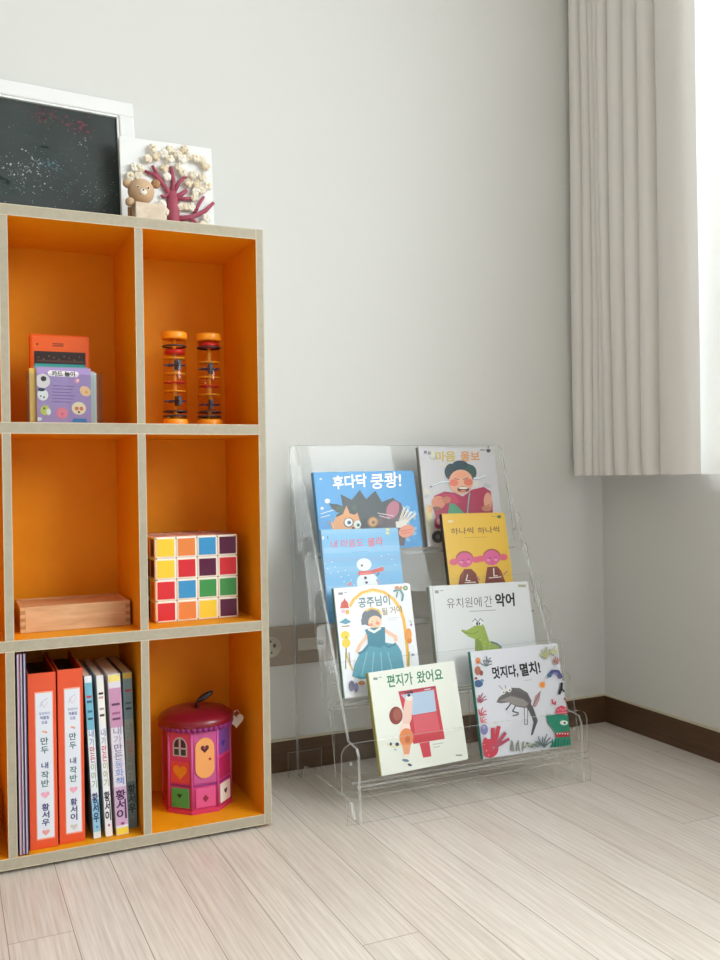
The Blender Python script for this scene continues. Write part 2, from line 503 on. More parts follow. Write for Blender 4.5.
# ================================================================== BOOKCASE
XR, PC, TV, TB = -0.9954, 0.216, 0.0138, 0.0185
YF, YB = -0.2889, -0.0115
H, D2, D3, ZB = 1.08, 0.728, 0.3749, 0.0065
NC = 4
XL = XR-NC*PC-TV
YBACK = YF+0.213
def bookcase():
    t = thing('bookcase', 'tall pale-edged bookcase with orange pigeonholes standing against the wall', 'bookcase', ((XL+XR)/2, (YF+YB)/2, 0))
    ox, oy = -(XL+XR)/2, -(YF+YB)/2
    def B(nm, x0, y0, z0, x1, y1, z1, **faces):
        f = MB(); fc = {'-y': M_TAUPE}
        fc.update({k.replace('p', '+').replace('m', '-'): v for k, v in faces.items()})
        if nm == 'back_panel': fc = {}
        f.box(x0, y0, z0, x1, y1, z1, M_ORANGE, 0, None, fc)
        # pale hairline where the edging meets the laminate
        if nm != 'back_panel':
            e = 0.0012; hl = M_HAIR; yy = min(y0, y1)
            if z1-z0 > x1-x0:
                f.box(x0, yy-0.0002, z0, x0+e, yy, z1, hl); f.box(x1-e, yy-0.0002, z0, x1, yy, z1, hl)
            else:
                f.box(x0, yy-0.0002, z0, x1, yy, z0+e, hl); f.box(x0, yy-0.0002, z1-e, x1, yy, z1, hl)
        return f.build(nm, t, (ox, oy, 0))
    B('side_panel', XR-TV, YF, ZB, XR, YB, H, px=M_TAUPE, pz=M_TAUPE, py=M_TAUPE)
    B('side_panel', XL, YF, ZB, XL+TV, YB, H, mx=M_TAUPE, pz=M_TAUPE, py=M_TAUPE)
    B('top_panel', XL+TV, YF, H-TB, XR-TV, YB, H, pz=M_TAUPE, py=M_TAUPE)
    B('bottom_panel', XL+TV, YF, ZB, XR-TV, YB, ZB+TB, mz=M_TAUPE)
    for z in (D2, D3):
        B('shelf', XL+TV, YF+0.0005, z-TB, XR-TV, YBACK, z)
    for k in range(1, NC):
        x = XR-k*PC
        for a, b in ((ZB+TB, D3-TB), (D3, D2-TB), (D2, H-TB)):
            B('divider', x-TV, YF+0.0005, a, x, YBACK, b)
    B('back_panel', XL+TV, YBACK, ZB+TB, XR-TV, YBACK+0.004, H-TB)
    for x in (XL+0.03, XR-0.05):
        for y in (YF+0.02, YB-0.04):
            f = MB(); f.lathe([(0, 0), (0.009, 0), (0.009, ZB), (0, ZB)], mat('#2a2622', 0.7), (x, y, 0), 14)
            f.build('foot_pad', t, (ox, oy, 0))
bookcase()
SH = {1: D2+0.0004, 2: D3+0.0004, 3: ZB+TB+0.0004}     # shelf surfaces, rows from the top

# ================================================================== TOP OF THE BOOKCASE
def blackboard():
    W, Hh = 0.66, 0.302; x1 = -1.168; yw = math.radians(5)
    a = math.radians(8)
    t = thing('blackboard', 'blackboard with smudged chalk marks in a white frame on top of the bookcase', 'blackboard', (x1-W*math.cos(yw), -0.062-W*math.sin(yw), H+0.003), (-a, 0, yw))
    M_FR = mat('#f0f1f2', 0.35, name='white_lacquer')
    fw_ = 0.030
    f = MB()
    for x0, z0, xx, zz in ((0, 0, W, fw_), (0, Hh-fw_, W, Hh), (0, fw_, fw_, Hh-fw_), (W-fw_, fw_, W, Hh-fw_)):
        f.box(x0, 0, z0, xx, 0.016, zz, M_FR, 0.003)
    # inner step of the moulding
    for x0, z0, xx, zz in ((fw_, fw_, W-fw_, fw_+0.004), (fw_, Hh-fw_-0.004, W-fw_, Hh-fw_), (fw_, fw_, fw_+0.004, Hh-fw_), (W-fw_-0.004, fw_, W-fw_, Hh-fw_)):
        f.box(x0, 0.003, z0, xx, 0.012, zz, M_FR)
    f.build('frame', t)
    m, n, l, b = new('chalk_smudged_slate')
    mp = mapping(n, l, (9, 9, 9))
    t1 = n.new('ShaderNodeTexNoise'); t1.inputs['Scale'].default_value = 1.2; t1.inputs['Detail'].default_value = 8; l.new(mp.outputs[0], t1.inputs[0])
    r = ramp(n, [(0.35, '#272f2f'), (0.6, '#2f3939'), (0.8, '#48504f')]); l.new(t1.outputs[0], r.inputs[0])
    l.new(r.outputs[0], b.inputs['Base Color']); b.inputs['Roughness'].default_value = 0.6
    f = MB(); f.box(fw_, 0.008, fw_, W-fw_, 0.014, Hh-fw_, m)
    A = Art(f, W, Hh, [(0, 0), (660, 0), (660, 300), (0, 300)], 0.008, rough=0.9)
    rnd = random.Random(3)
    def smear(col, x, y, sx, sy, n, s):
        for _ in range(n):
            px, py = rnd.gauss(x, sx), rnd.gauss(y, sy)
            if 36 < px < 620 and 36 < py < 260: A.el(col, px, py, rnd.uniform(0.4, s), rnd.uniform(0.3, s*0.7), rnd.uniform(0, 180), 7, True)
        A.n += 1
    for c, x, y, r in (('#343f3e', 470, 120, 40), ('#3a4544', 540, 190, 46), ('#334040', 420, 200, 50), ('#3b4645', 585, 140, 26), ('#3d3338', 500, 60, 26), ('#433238', 560, 66, 22), ('#39494f', 498, 150, 14)):
        for k in range(9): A.el(c, x+rnd.gauss(0, r*0.5), y+rnd.gauss(0, r*0.3), r*rnd.uniform(0.1, 0.35), r*rnd.uniform(0.04, 0.12), rnd.uniform(-60, 60), 12, True)
    A.n += 1
    smear('#6b3d48', 490, 55, 22, 9, 40, 4); smear('#7a3f52', 560, 62, 16, 10, 30, 4)
    smear('#b7bcb8', 455, 165, 30, 18, 60, 2.2); smear('#7d8583', 470, 160, 60, 40, 120, 1.4)
    smear('#8f979d', 560, 95, 6, 10, 12, 3); smear('#55707f', 495, 150, 10, 5, 18, 4)
    smear('#9aa09c', 580, 210, 28, 28, 60, 1.5); smear('#525d58', 530, 180, 60, 60, 90, 2.0)
    smear('#8c9290', 420, 200, 40, 30, 60, 1.6); smear('#3e5a44', 500, 70, 12, 8, 10, 4)
    smear('#8c9290', 250, 150, 130, 60, 180, 1.8)
    f.build('writing_surface', t)
blackboard()

def tree_picture():
    W, Hh, T = 0.1815, 0.2155, 0.014; a = math.radians(6)
    t = thing('tree_picture', 'white square panel with a pink trunked tree and cream blossoms, on the bookcase', 'picture', (-1.2095, -0.094, H+0.0004), (-a, 0, math.radians(0)))
    Mw = mat('#f3f4f5', 0.6)
    f = MB(); f.box(0, 0, 0, W, T, Hh, Mw, 0.0012); f.build('panel', t)
    # sketch units: zoomed view of the photograph
    q = homography([(70, 95), (617, 155), (617, 640), (72, 620)])
    def P(x, y, d=0.004):
        v = q @ np.array([x, y, 1.0]); return Vector((v[0]/v[2]*W, -d, (1-v[1]/v[2])*Hh))
    mt = mat('#aa4c62', 0.6)
    f = MB(); f.tube([P(380, 640), P(378, 520), P(376, 420), P(375, 370)], [0.0145, 0.0125, 0.0115, 0.0095], mt, 12); f.build('trunk', t)
    for pts, r in (([(375, 400), (330, 340), (275, 290), (215, 272)], 0.0042), ([(320, 330), (285, 280), (262, 245)], 0.003),
                   ([(375, 375), (385, 310), (372, 250)], 0.0036), ([(385, 370), (420, 320), (460, 292)], 0.0032),
                   ([(385, 400), (430, 378), (460, 360)], 0.004), ([(395, 400), (460, 400), (495, 400)], 0.0032),
                   ([(395, 495), (480, 485), (560, 455), (612, 415)], 0.0044), ([(500, 465), (530, 420), (558, 388)], 0.0028),
                   ([(460, 488), (495, 500), (520, 520)], 0.0028), ([(350, 380), (325, 395), (305, 385)], 0.0026)):
        f = MB(); f.tube([P(x, y, 0.006) for x, y in pts], [r*1.35, r*1.15, r*0.95, r*0.7][:len(pts)], mt, 8); f.build('branch', t)
    rnd = random.Random(5)
    cols = ['#f3ead9', '#efe3cf', '#e6d4b8', '#f6f1e8', '#e9dcc6']
    spots = [(270, 165), (235, 215), (285, 205), (330, 190), (370, 170), (365, 215), (410, 190), (455, 170), (440, 215), (470, 205),
             (520, 210), (555, 220), (575, 250), (150, 255), (185, 265), (125, 300), (170, 300), (330, 260), (345, 300), (415, 255),
             (440, 280), (500, 290), (520, 335), (510, 365), (550, 300), (580, 340), (545, 360), (470, 330), (310, 430), (325, 465),
             (305, 490), (420, 440), (450, 440), (480, 440), (455, 530), (450, 560), (545, 520), (550, 555), (565, 490), (500, 395)]
    for k, (x, y) in enumerate(spots):
        f = MB(); c = P(x, y, 0.009); m = mat(cols[k % 5], 0.7)
        n = rnd.choice((4, 5, 5))
        a0 = rnd.uniform(0, PI)
        for j in range(n):
            an = a0+2*PI*j/n; rr = rnd.uniform(0.0042, 0.0056)
            f.ball(c+Vector((math.cos(an)*0.0045, rnd.uniform(-0.002, 0.001), math.sin(an)*0.0045)), rr, m, (1, 0.8, 1), 10)
        f.ball(c+Vector((0, -0.002, 0)), 0.0034, mat('#d9b98a' if k % 5 == 0 else '#efe6d6', 0.7), (1, 1, 1), 10)
        f.build('blossom', t)
tree_picture()

def bear():
    t = thing('wooden_bear', 'small wooden bear figure holding a pale block before the tree picture', 'toy', (-1.1755, -0.165, H+0.0004))
    # local coords metres
    mw, md = mat('#ccaa88', 0.5, name='waxed_beech'), mat('#a57850', 0.5, name='waxed_walnut')
    f = MB(); f.box(-0.027, -0.022, 0, 0.027, 0.008, 0.057, M_PALEWOOD, 0.0015); f.build('block', t)
    f = MB(); f.lathe([(0, 0), (0.02, 0), (0.022, 0.006), (0.022, 0.05), (0.017, 0.062), (0, 0.064)], mw, (-0.008, 0.032, 0), 24); f.build('body', t)
    head = MB(); hc = Vector((-0.010, 0.012, 0.086)); head.ball(hc, 0.0235, mw, (1.05, 0.9, 1.0), 24)
    head.ball(hc+Vector((0, -0.0195, -0.006)), 0.0065, mat('#f2e9df', 0.6), (1.1, 0.6, 0.9), 14)
    for x, z, r, c in ((-0.0095, 0.002, 0.0019, '#1d1a1a'), (0.0095, 0.002, 0.0019, '#1d1a1a'), (0, -0.0035, 0.0017, '#1d1a1a')):
        yy = -0.0207 if x else -0.0236
        if x: head.ball(hc+Vector((x, -0.0188, z)), 0.0034, mat('#efe4d4', 0.6), (1, 0.5, 1), 12)
        head.ball(hc+Vector((x, yy, z)), r, mat(c, 0.3), (1, 0.6, 1), 10)
    hd = head.build('head', t)
    for x, z in ((-0.034, 0.099), (0.018, 0.104)):
        f = MB(); f.ball((x, 0.014, z), 0.0088, md if x > 0 else mw, (1, 0.7, 1), 16); f.build('ear', hd)
    f = MB(); f.ball((-0.0345, -0.008, 0.0585), 0.0085, mw, (1, 1, 1), 16)
    f.tube([(-0.0345, -0.004, 0.05), (-0.033, 0.004, 0.03), (-0.026, 0.02, 0.02)], 0.0035, md); f.build('arm', t)
    f = MB(); f.ball((-0.040, 0.006, 0.012), 0.012, md, (1, 1, 1), 16); f.build('foot', t)
    f = MB(); f.ball((0.0405, -0.01, 0.0105), 0.0105, mw, (1, 1, 1), 16); f.build('foot', t)
bear()

# ================================================================== ROW 1
def card_case():
    z = SH[1]; x0, x1, yf = -1.398, -1.276, -0.25
    t = thing('card_case', 'clear case of small picture cards with a lilac front card, top left cubby', 'card case', (x0, yf, z))
    W, Hh, D = x1-x0, 0.088, 0.030
    f = MB(); w = 0.0015
    f.box(0, 0, 0, W, D, w, M_CLEAR); f.box(0, 0, w, W, w, Hh-0.004, M_CLEAR); f.box(0, D-w, w, W, D, Hh, M_CLEAR)
    f.box(0, w, w, w, D-w, Hh, M_CLEAR); f.box(W-w, w, w, W, D-w, Hh, M_CLEAR); f.build('case', t)
    # front lilac card, sketch = zoom of the photo (scale 7.2, origin 20,320)
    cw, ch = 0.088, 0.0935
    f = MB(); f.box(0.015, 0.003, 0.0016, 0.015+cw, 0.0045, 0.0016+ch, mat('#a58fc8', 0.35), 0.0)
    A = Art(f, cw, ch, [(130, 345), (520, 340), (520, 720), (135, 725)], 0.003, (0.015, 0.0016), 0.35)
    A.rect('#efe9ee', 228, 365, 415, 405); A.el('#efe9ee', 230, 385, 20, 20); A.el('#efe9ee', 412, 385, 20, 20)
    A.text('#3b3b3f', '카드 놀이', (238, 400), (405, 398), 28, 0.04)
    for k in range(6): A.line('#6f5a98', 5, (240, 470+22*k), (400-(k % 3)*14, 470+22*k))
    A.el('#e9e5ea', 175, 440, 52, 50); A.el('#35333b', 180, 425, 20, 18)
    A.el('#e8eef2', 175, 535, 38, 40); A.el('#2a3350', 165, 500, 26, 12); A.el('#2a2e40', 182, 552, 6, 7); A.el('#2a2e40', 160, 545, 5, 6)
    A.el('#c5cf6a', 190, 640, 34, 34); A.el('#e9f0ee', 215, 650, 16, 22); A.el('#5f6b3a', 184, 628, 8)
    A.el('#ea8199', 310, 655, 40, 38); A.el('#c6355c', 310, 662, 7)
    A.el('#f1e3c0', 430, 620, 52, 44); A.el('#d97a62', 415, 622, 14); A.el('#d97a62', 448, 622, 14); A.el('#43302a', 430, 646, 8)
    A.poly('#3f7fc0', (390, 690), (480, 690), (490, 716), (380, 716))
    A.el('#efc69a', 478, 500, 42, 34, 30); A.el('#e8a23a', 486, 506, 10); A.el('#e89ab4', 420, 430, 20, 18); A.el('#f4f1f4', 424, 428, 8)
    A.el('#d9edf4', 148, 700, 20, 12)
    f.build('front_card', t)
    for k, (h, dx, dh) in enumerate((('#d5b45e', 0.004, -0.002), ('#b8c6bf', 0.022, -0.004), ('#c7d4dc', 0.026, -0.006), ('#6ba0a0', 0.012, 0.0035), ('#e6ddc8', 0.016, -0.003), ('#8f9c58', 0.006, -0.004))):
        f = MB(); y = 0.0075+0.0033*k
        f.box(dx, y, 0.0016, dx+cw, y+0.002, 0.0016+ch+dh, mat(h, 0.4)); f.build('card', t)
    # orange folder behind
    t2 = thing('orange_toy_tablet', 'orange toy panel with a dark window standing behind the clear card case', 'toy', (-1.391, -0.214, z))
    W, Hh = 0.1, 0.156
    f = MB(); f.box(0, 0, 0, W, 0.016, Hh, mat('#dc5608', 0.55), 0.005); f.build('body', t2)
    f = MB(); f.box(0.008, -0.0012, 0.02, W-0.008, 0.0, Hh-0.030, mat('#2a1c1a', 0.3), 0)
    A = Art(f, W-0.016, Hh-0.05, [(0, 0), (100, 0), (100, 100), (0, 100)], -0.0012, (0.008, 0.02), 0.4)
    A.el('#241514', 50, 2, 26, 6); A.rect('#55302c', 4, 14, 96, 17)
    A.rect('#1f7f8c', 0, 20, 100, 60); A.rect('#2f9a9c', 0, 20, 100, 24)
    for k in range(9): A.el('#7d4a34', 8+k*10, 10+3*math.sin(k*2.1), 1.5, 1.5)
    f.build('dark_window', t2)
    for dz in (0.017, 0.0205):
        f = MB(); f.box(0.038, -0.0008, Hh-dz, 0.056, 0.0, Hh-dz+0.0015, mat('#6b2a0c', 0.5)); f.build('slot', t2)
    f = MB(); f.ball((0.013, 0, Hh-0.018), 0.0018, mat('#5a230c', 0.5), (1, 0.5, 1), 10); f.build('button', t2)
card_case()

def rain_tube(x, y, z, rot, label, first):
    t = thing('rain_shaker', label, 'toy', (x, y, z), (0, 0, rot), 'see-through rain shaker toys in the top right cubby')
    R = 0.0215; Ht = 0.172
    my = mat('#f2981c', 0.35); mr = mat('#c5213e', 0.3); mbk = mat('#3c2f38', 0.3); mbl = mat('#27408c', 0.35)
    for z0, fl in ((0, 1), (Ht-0.013, 0)):
        f = MB(); f.lathe([(0, 0), (R+0.0005, 0), (R+0.0015, 0.002), (R+0.0015, 0.011), (R, 0.013), (0, 0.013)], my, (0, 0, z0), 32); f.build('end_cap', t)
    f = MB(); f.lathe([(R-0.001, 0.012), (R-0.0005, 0.012), (R-0.0005, Ht-0.012), (R-0.001, Ht-0.012)], M_AMBER, (0, 0, 0), 32); f.build('clear_tube', t)
    for zz, m in ((0.017, mbk), (0.0255, mbk), (Ht-0.0275, mbk)):
        f = MB(); f.lathe([(R-0.001, 0), (R+0.001, 0.0008), (R+0.001, 0.0026), (R-0.001, 0.0034)], m, (0, 0, zz), 32); f.build('ring', t)
    f = MB(); f.lathe([(0, 0), (R-0.003, 0), (R-0.003, 0.008), (0, 0.008)], mr, (0, 0, Ht-0.040 if first else Ht-0.025), 24); f.build('red_disc', t)
    f = MB(); f.tube([(0, 0, 0.013), (0, 0, Ht-0.013)], 0.0035, mat('#e8b23a', 0.35)); f.build('core', t)
    for k, zz in enumerate((0.046, 0.064, 0.080, 0.096, 0.112, 0.124)):
        zz += 0 if first else -0.005
        m = (mbl, mr, mat('#e9b52d', 0.35))[(0, 2, 1, 2, 0, 2)[k]]
        f = MB()
        if m is mbl:
            for q in range(6):
                M = Matrix.Translation((0, 0, zz)) @ Matrix.Rotation(q*PI/3+0.5, 4, 'Z')
                f.box(0.003, -0.0022, -0.0013, R-0.0018, 0.0022, 0.0013, m, 0, M)
            f.box(-0.0032, -R+0.005, -0.009, 0.0032, -0.004, 0.009, m, 0, Matrix.Translation((0, 0, zz)))
        else:
            f.lathe([(0.003, -0.0009), (R-0.002, -0.0009), (R-0.002, 0.0009), (0.003, 0.0009)], m, (0, 0, zz), 24)
        f.build('paddle_wheel', t)
    rnd = random.Random(4+int(first)); f = MB()
    for _ in range(26):
        a, r = rnd.uniform(0, 2*PI), rnd.uniform(0.004, R-0.004)
        f.ball((r*math.cos(a), r*math.sin(a), 0.0155+rnd.uniform(0, 0.006)), 0.0016, mat(rnd.choice(['#4f8a4a', '#c5a02d', '#2a2a30', '#e8e2d0']), 0.3), (1, 1, 1), 8)
    f.build('beads', t)
rain_tube(-1.139, -0.200, SH[1], 0.35, 'left see-through rain shaker with orange caps, nearer the middle divider', True)
rain_tube(-1.0745, -0.200, SH[1], 0.0, 'right see-through rain shaker with orange caps, nearer the outer side panel', False)

# ================================================================== ROW 2
def wooden_box():
    x0, x1, y0, y1, z, h = -1.413, -1.230, -0.222, -0.100, SH[2], 0.0435
    t = thing('wooden_box', 'low beech box with finger joints and sliding lid, lying in the middle left cubby', 'box', (x0, y0, z))
    W, D = x1-x0, y1-y0; w = 0.008
    f = MB(); f.box(w, 0, 0, W-w, w, h, M_BEECH, 0.0006); f.build('front_board', t)
    f = MB(); f.box(w, D-w, 0, W-w, D, h, M_BEECH, 0.0006); f.build('back_board', t)
    md = wood('beech_end_grain', '#a87a4e', '#b4875a', '#bd9164', (60, 60, 60), 0.6)
    for s in (0, 1):
        f = MB(); a = 0 if s == 0 else W-w
        f.box(a, w, 0, a+w, D-w, h, M_BEECH, 0.0006)
        n = 7; p = h/n
        for k in range(n):
            m = md if k % 2 else M_BEECH
            f.box(a, 0 if k % 2 == 1 else 0.0, k*p+0.0002, a+w, w, (k+1)*p-0.0002, m)
            f.box(a, D-w, k*p+0.0002, a+w, D, (k+1)*p-0.0002, m)
        f.build('end_board', t)
    f = MB(); f.box(w, w, h-0.007, W-w, D-w, h-0.002, M_BEECH, 0.0008); f.build('lid', t)
    f = MB(); f.box(w, w, 0.001, W-w, D-w, 0.004, M_BEECH); f.build('base', t)
wooden_box()

def cube():
    S = 0.153; x0, y0, z = -1.1865, -0.229, SH[2]
    t = thing('magnetic_cube', 'big block of white-edged coloured tiles filling the middle right cubby', 'toy', (x0, y0, z))
    white = mat('#f4ece2', 0.35); P = S/4
    f = MB(); f.box(0.002, 0.002, 0.0, S-0.002, S-0.002, S-0.002, mat('#ded4c8', 0.4)); f.build('core', t)
    Y, O, B_, V, R, G = '#f2cf3c', '#e58645', '#3b95cf', '#56123e', '#d32a36', '#3f9550'
    front = [[Y, O, B_, V], [Y, R, V, R], [R, B_, G, G], [R, O, Y, V]]
    rnd = random.Random(2)
    def tile(col, M):
        f = MB(); g = 0.0006
        f.box(g, -0.004, g, P-g, 0.0, P-g, white, 0.0015, M)
        f.box(0.0032, -0.0048, 0.0032, P-0.0032, -0.0039, P-0.0032, mat(col, 0.28, name='clear_'+col.strip('#')), 0.0003, M)
        f.build('tile', t)
    for r in range(4):
        for c in range(4):
            tile(front[r][c], Matrix.Translation((c*P, 0.004, S-(r+1)*P)))
            if True:
                a = rnd.choice((G, O, V, G)); tile(a, Matrix.Translation((0.004, S-c*P, S-(r+1)*P)) @ Matrix.Rotation(-PI/2, 4, 'Z'))
                b = rnd.choice((R, V, O, R)); tile(b, Matrix.Translation((c*P, S-(3-r)*P-P, S-0.004)) @ Matrix.Rotation(-PI/2, 4, 'X'))
    for r in range(5):
        for c in range(5):
            f = MB(); f.ball((min(max(c*P, 0.003), S-0.003), -0.0002, min(max(r*P, 0.003), S-0.003)), 0.0014, mat('#8f8a86', 0.4), (1, 0.5, 1), 8); f.build('magnet', t)
cube()

# ================================================================== ROW 3 : BINDERS AND BOOKS
Z3 = SH[3]
def notebooks():
    cols = ['#3a2340', '#2c2137', '#40315f']
    for k, (c, lab) in enumerate(zip(cols, ('leftmost thin dark purple notebook with a pale edge, against the divider', 'middle thin dark notebook of the three left of the orange binders', 'thin purple notebook touching the first orange binder'))):
        x = -1.4248+0.0051*k
        t = thing('thin_notebook', lab, 'notebook', (x, -0.286, Z3), group='thin notebooks left of the orange binders')
        f = MB(); f.box(0, 0, 0, 0.0011, 0.185, 0.327, mat(c, 0.4)); f.build('front_cover', t)
        f = MB(); f.box(0.0011, 0.001, 0.001, 0.0034, 0.184, 0.326, mat('#d9cfe0', 0.7)); f.build('pages', t)
        f = MB(); f.box(0.0034, 0, 0, 0.0046, 0.185, 0.327, mat('#b77790' if k == 0 else c, 0.4)); f.build('back_cover', t)
notebooks()

def binder(x0, x1, yf, h, lab, names, last):
    t = thing('ring_binder', lab, 'binder', (x0, yf, Z3), group='orange ring binders in the bottom cubby')
    W = x1-x0; mo = mat('#e0532c', 0.35, name='orange_plastic'); D = 0.185
    f = MB(); f.box(0, 0, 0, W, 0.0022, h, mo, 0.0006); f.build('spine', t)
    for a, nm in ((0, 'left_cover'), (W-0.0022, 'right_cover')):
        f = MB(); f.box(a, 0.0024, 0, a+0.0022, D, h, mo, 0.0006); f.build(nm, t)
    f = MB(); f.box(0.004, 0.03, 0.006, W-0.005, D-0.005, h-0.015, mat('#2b2728', 0.6)); f.build('shade_dark_sheets', t)  # near-black colour puts the shade between the covers into the paper
    # label on spine: sketch 100 wide x 1000 tall
    f = MB(); f.box(W*0.27, -0.0006, h*0.06, W*0.86, 0.0, h*0.885, mat('#dfe3ee', 0.35), 0.0)
    f.box(W*0.24, -0.0003, h*0.052, W*0.89, 0.0, h*0.893, mat('#f0a894', 0.3))
    A = Art(f, W*0.59, h*0.825, [(0, 0), (100, 0), (100, 1000), (0, 1000)], -0.0006, (W*0.27, h*0.06), 0.4)
    A.line('#b9b3c4', 4, (25, 95), (45, 55), (75, 40)); A.line('#e2c1cc', 4, (50, 100), (78, 60)); A.line('#b9b3c4', 3, (30, 60), (50, 100))
    A.text('#6a72a8', '우리아이', (20, 150), (84, 150), 17, 0.01); A.text('#4a4f9a', '작품집', (25, 180), (80, 180), 18, 0.02); A.text('#5a3f9a', '모음', (34, 212), (70, 212), 18, 0.01)
    A.el('#e9b48f', 52, 268, 17, 7, 20); A.el('#d98f8f', 60, 274, 9, 4, 20)
    A.vtext('#3c6a68', '만두', 50, 352, 60, 46, 40, 0.02)
    A.vtext('#44507a', '내', 50, 518, 60, 42, 34, 0.02)
    A.vtext('#3f6f68', '작반', 50, 586, 58, 46, 40, 0.02)
    A.heart('#eda8bd', 50, 703, 27)
    A.vtext('#3a3a72', names, 50, 808, 52, 46, 38, 0.025)
    A.heart(last, 50, 962, 24)
    f.build('spine_label', t)
binder(-1.4072, -1.3630, -0.272, 0.290, 'left orange ring binder with a white spine label, beside the thin notebooks', '황서우', '#e6a0a0')
binder(-1.3600, -1.3190, -0.268, 0.291, 'right orange ring binder with a white spine label, beside the slim workbooks', '황서이', '#cfc6c6')

def slim_book(xb, w, yf, h, lean, lab, base, spine, cfg):
    t = thing('slim_book', lab, 'book', (xb, yf, Z3), (0, math.radians(lean), 0), 'slim workbooks between the orange binders and the divider')
    D = 0.165
    f = MB(); f.box(0, 0, 0, w, 0.0012, h, mat(spine, 0.35), 0.0003)
    A = Art(f, w, h, [(0, 0), (100, 0), (100, 1000), (0, 1000)], 0.0, (0, 0), 0.4)
    for y0, y1, c in cfg['bands']: A.rect(c, 2, y0, 98, y1)
    for y, c in cfg['bars']: A.rect(c, 18, y, 84, y+14)
    for k, (ch, c) in enumerate(cfg['mid']):
        A.text(c, ch, (18, 372+k*52), (86, 372+k*52), 38, 0.02)
    for k, ch in enumerate(cfg['name']):
        A.text(cfg['ncol'], ch, (10, 775+k*60), (92, 775+k*60), 48, 0.03)
    A.el(cfg['dot'], 55, 930, 16, 9)
    f.build('spine', t)
    for a in (0, w-0.0006):
        f = MB(); f.box(a, 0.0012, 0, a+0.0006, D, h, mat(base, 0.35)); f.build('cover', t)
    f = MB(); f.box(0.0007, 0.0015, 0.001, w-0.0007, D-0.002, h-0.001, mat('#e9e4da', 0.8)); f.build('pages', t)
mid = [('내', '#8a93b8'), ('가', '#8fa0b5'), ('만', '#c4506a'), ('든', '#c96a7c'), ('이', '#a9b08a'), ('야', '#a3ad8a'), ('기', '#a3ad8a')]
slim_book(-1.3052, 0.0120, -0.268, 0.2760, -2.4, 'slim light blue and white workbook next to the right orange binder', '#7fb6cc', '#dfe6ee',
          dict(bands=[(40, 330, '#6fb2cb'), (760, 960, '#8fc3dc')], bars=[(120, '#c23a4c'), (150, '#2f4f68'), (210, '#356a88'), (255, '#2c4a62')], mid=mid, name='황서우', ncol='#1f2f6a', dot='#5a86c0'))
slim_book(-1.2855, 0.0115, -0.269, 0.2755, -2.4, 'slim all white workbook, second of the four slim ones from the left', '#e6e4e2', '#e9e6ea',
          dict(bands=[(30, 300, '#ece9e4')], bars=[(105, '#3a2c30'), (130, '#c2a0a0'), (200, '#a0a0a0'), (240, '#3c3c40')], mid=[(a, b) for a, b in mid], name='황서이', ncol='#26223a', dot='#b7658c'))
slim_book(-1.2680, 0.0205, -0.272, 0.2755, -2.2, 'thickest slim workbook, pale lilac spine with a pink top block', '#d7cdd6', '#dcd6e2',
          dict(bands=[(0, 45, '#e8d678'), (85, 330, '#c58fb2'), (700, 940, '#c9a5c6'), (955, 1000, '#ecd24e')], bars=[(180, '#5b3b52'), (235, '#a05a86'), (270, '#6a3d63')], mid=[('내', '#9c98b0'), ('가', '#b0a8b8'), ('만', '#8a7f9a'), ('든', '#8f88a4'), ('동', '#96a0c8'), ('화', '#8a9cd0'), ('책', '#7f92cc')], name='황서이', ncol='#4a2350', dot='#a0417a'))
slim_book(-1.2440, 0.0155, -0.249, 0.2720, -1.2, 'slim grey green workbook with a yellow top, against the right divider', '#6f8588', '#8e9c9a',
          dict(bands=[(0, 40, '#cfae3a'), (40, 300, '#71909a'), (700, 1000, '#5f7d84')], bars=[(110, '#b23c3c'), (190, '#47626a'), (225, '#2a4148')], mid=[(a, '#7a8a86' if i not in (2, 3) else '#a87a72') for i, (a, b) in enumerate(mid)], name='황서우', ncol='#20323c', dot='#8a78a0'))

# sliver of a folder in the cubby left of the divider
def left_folder():
    t = thing('red_folder', 'red folder corner just inside the cubby at the left picture edge', 'folder', (-1.478, -0.262, Z3), (0, math.radians(-10), 0))
    f = MB(); f.box(0, 0, 0, 0.004, 0.17, 0.075, mat('#a33a34', 0.4), 0.0005); f.build('cover', t)
    f = MB(); f.box(0.0042, 0.002, 0.002, 0.012, 0.168, 0.073, mat('#c9b8a8', 0.8)); f.build('pages', t)
    f = MB(); f.box(0.0122, 0, 0, 0.016, 0.17, 0.075, mat('#c84a42', 0.4), 0.0005); f.build('back_cover', t)
left_folder()

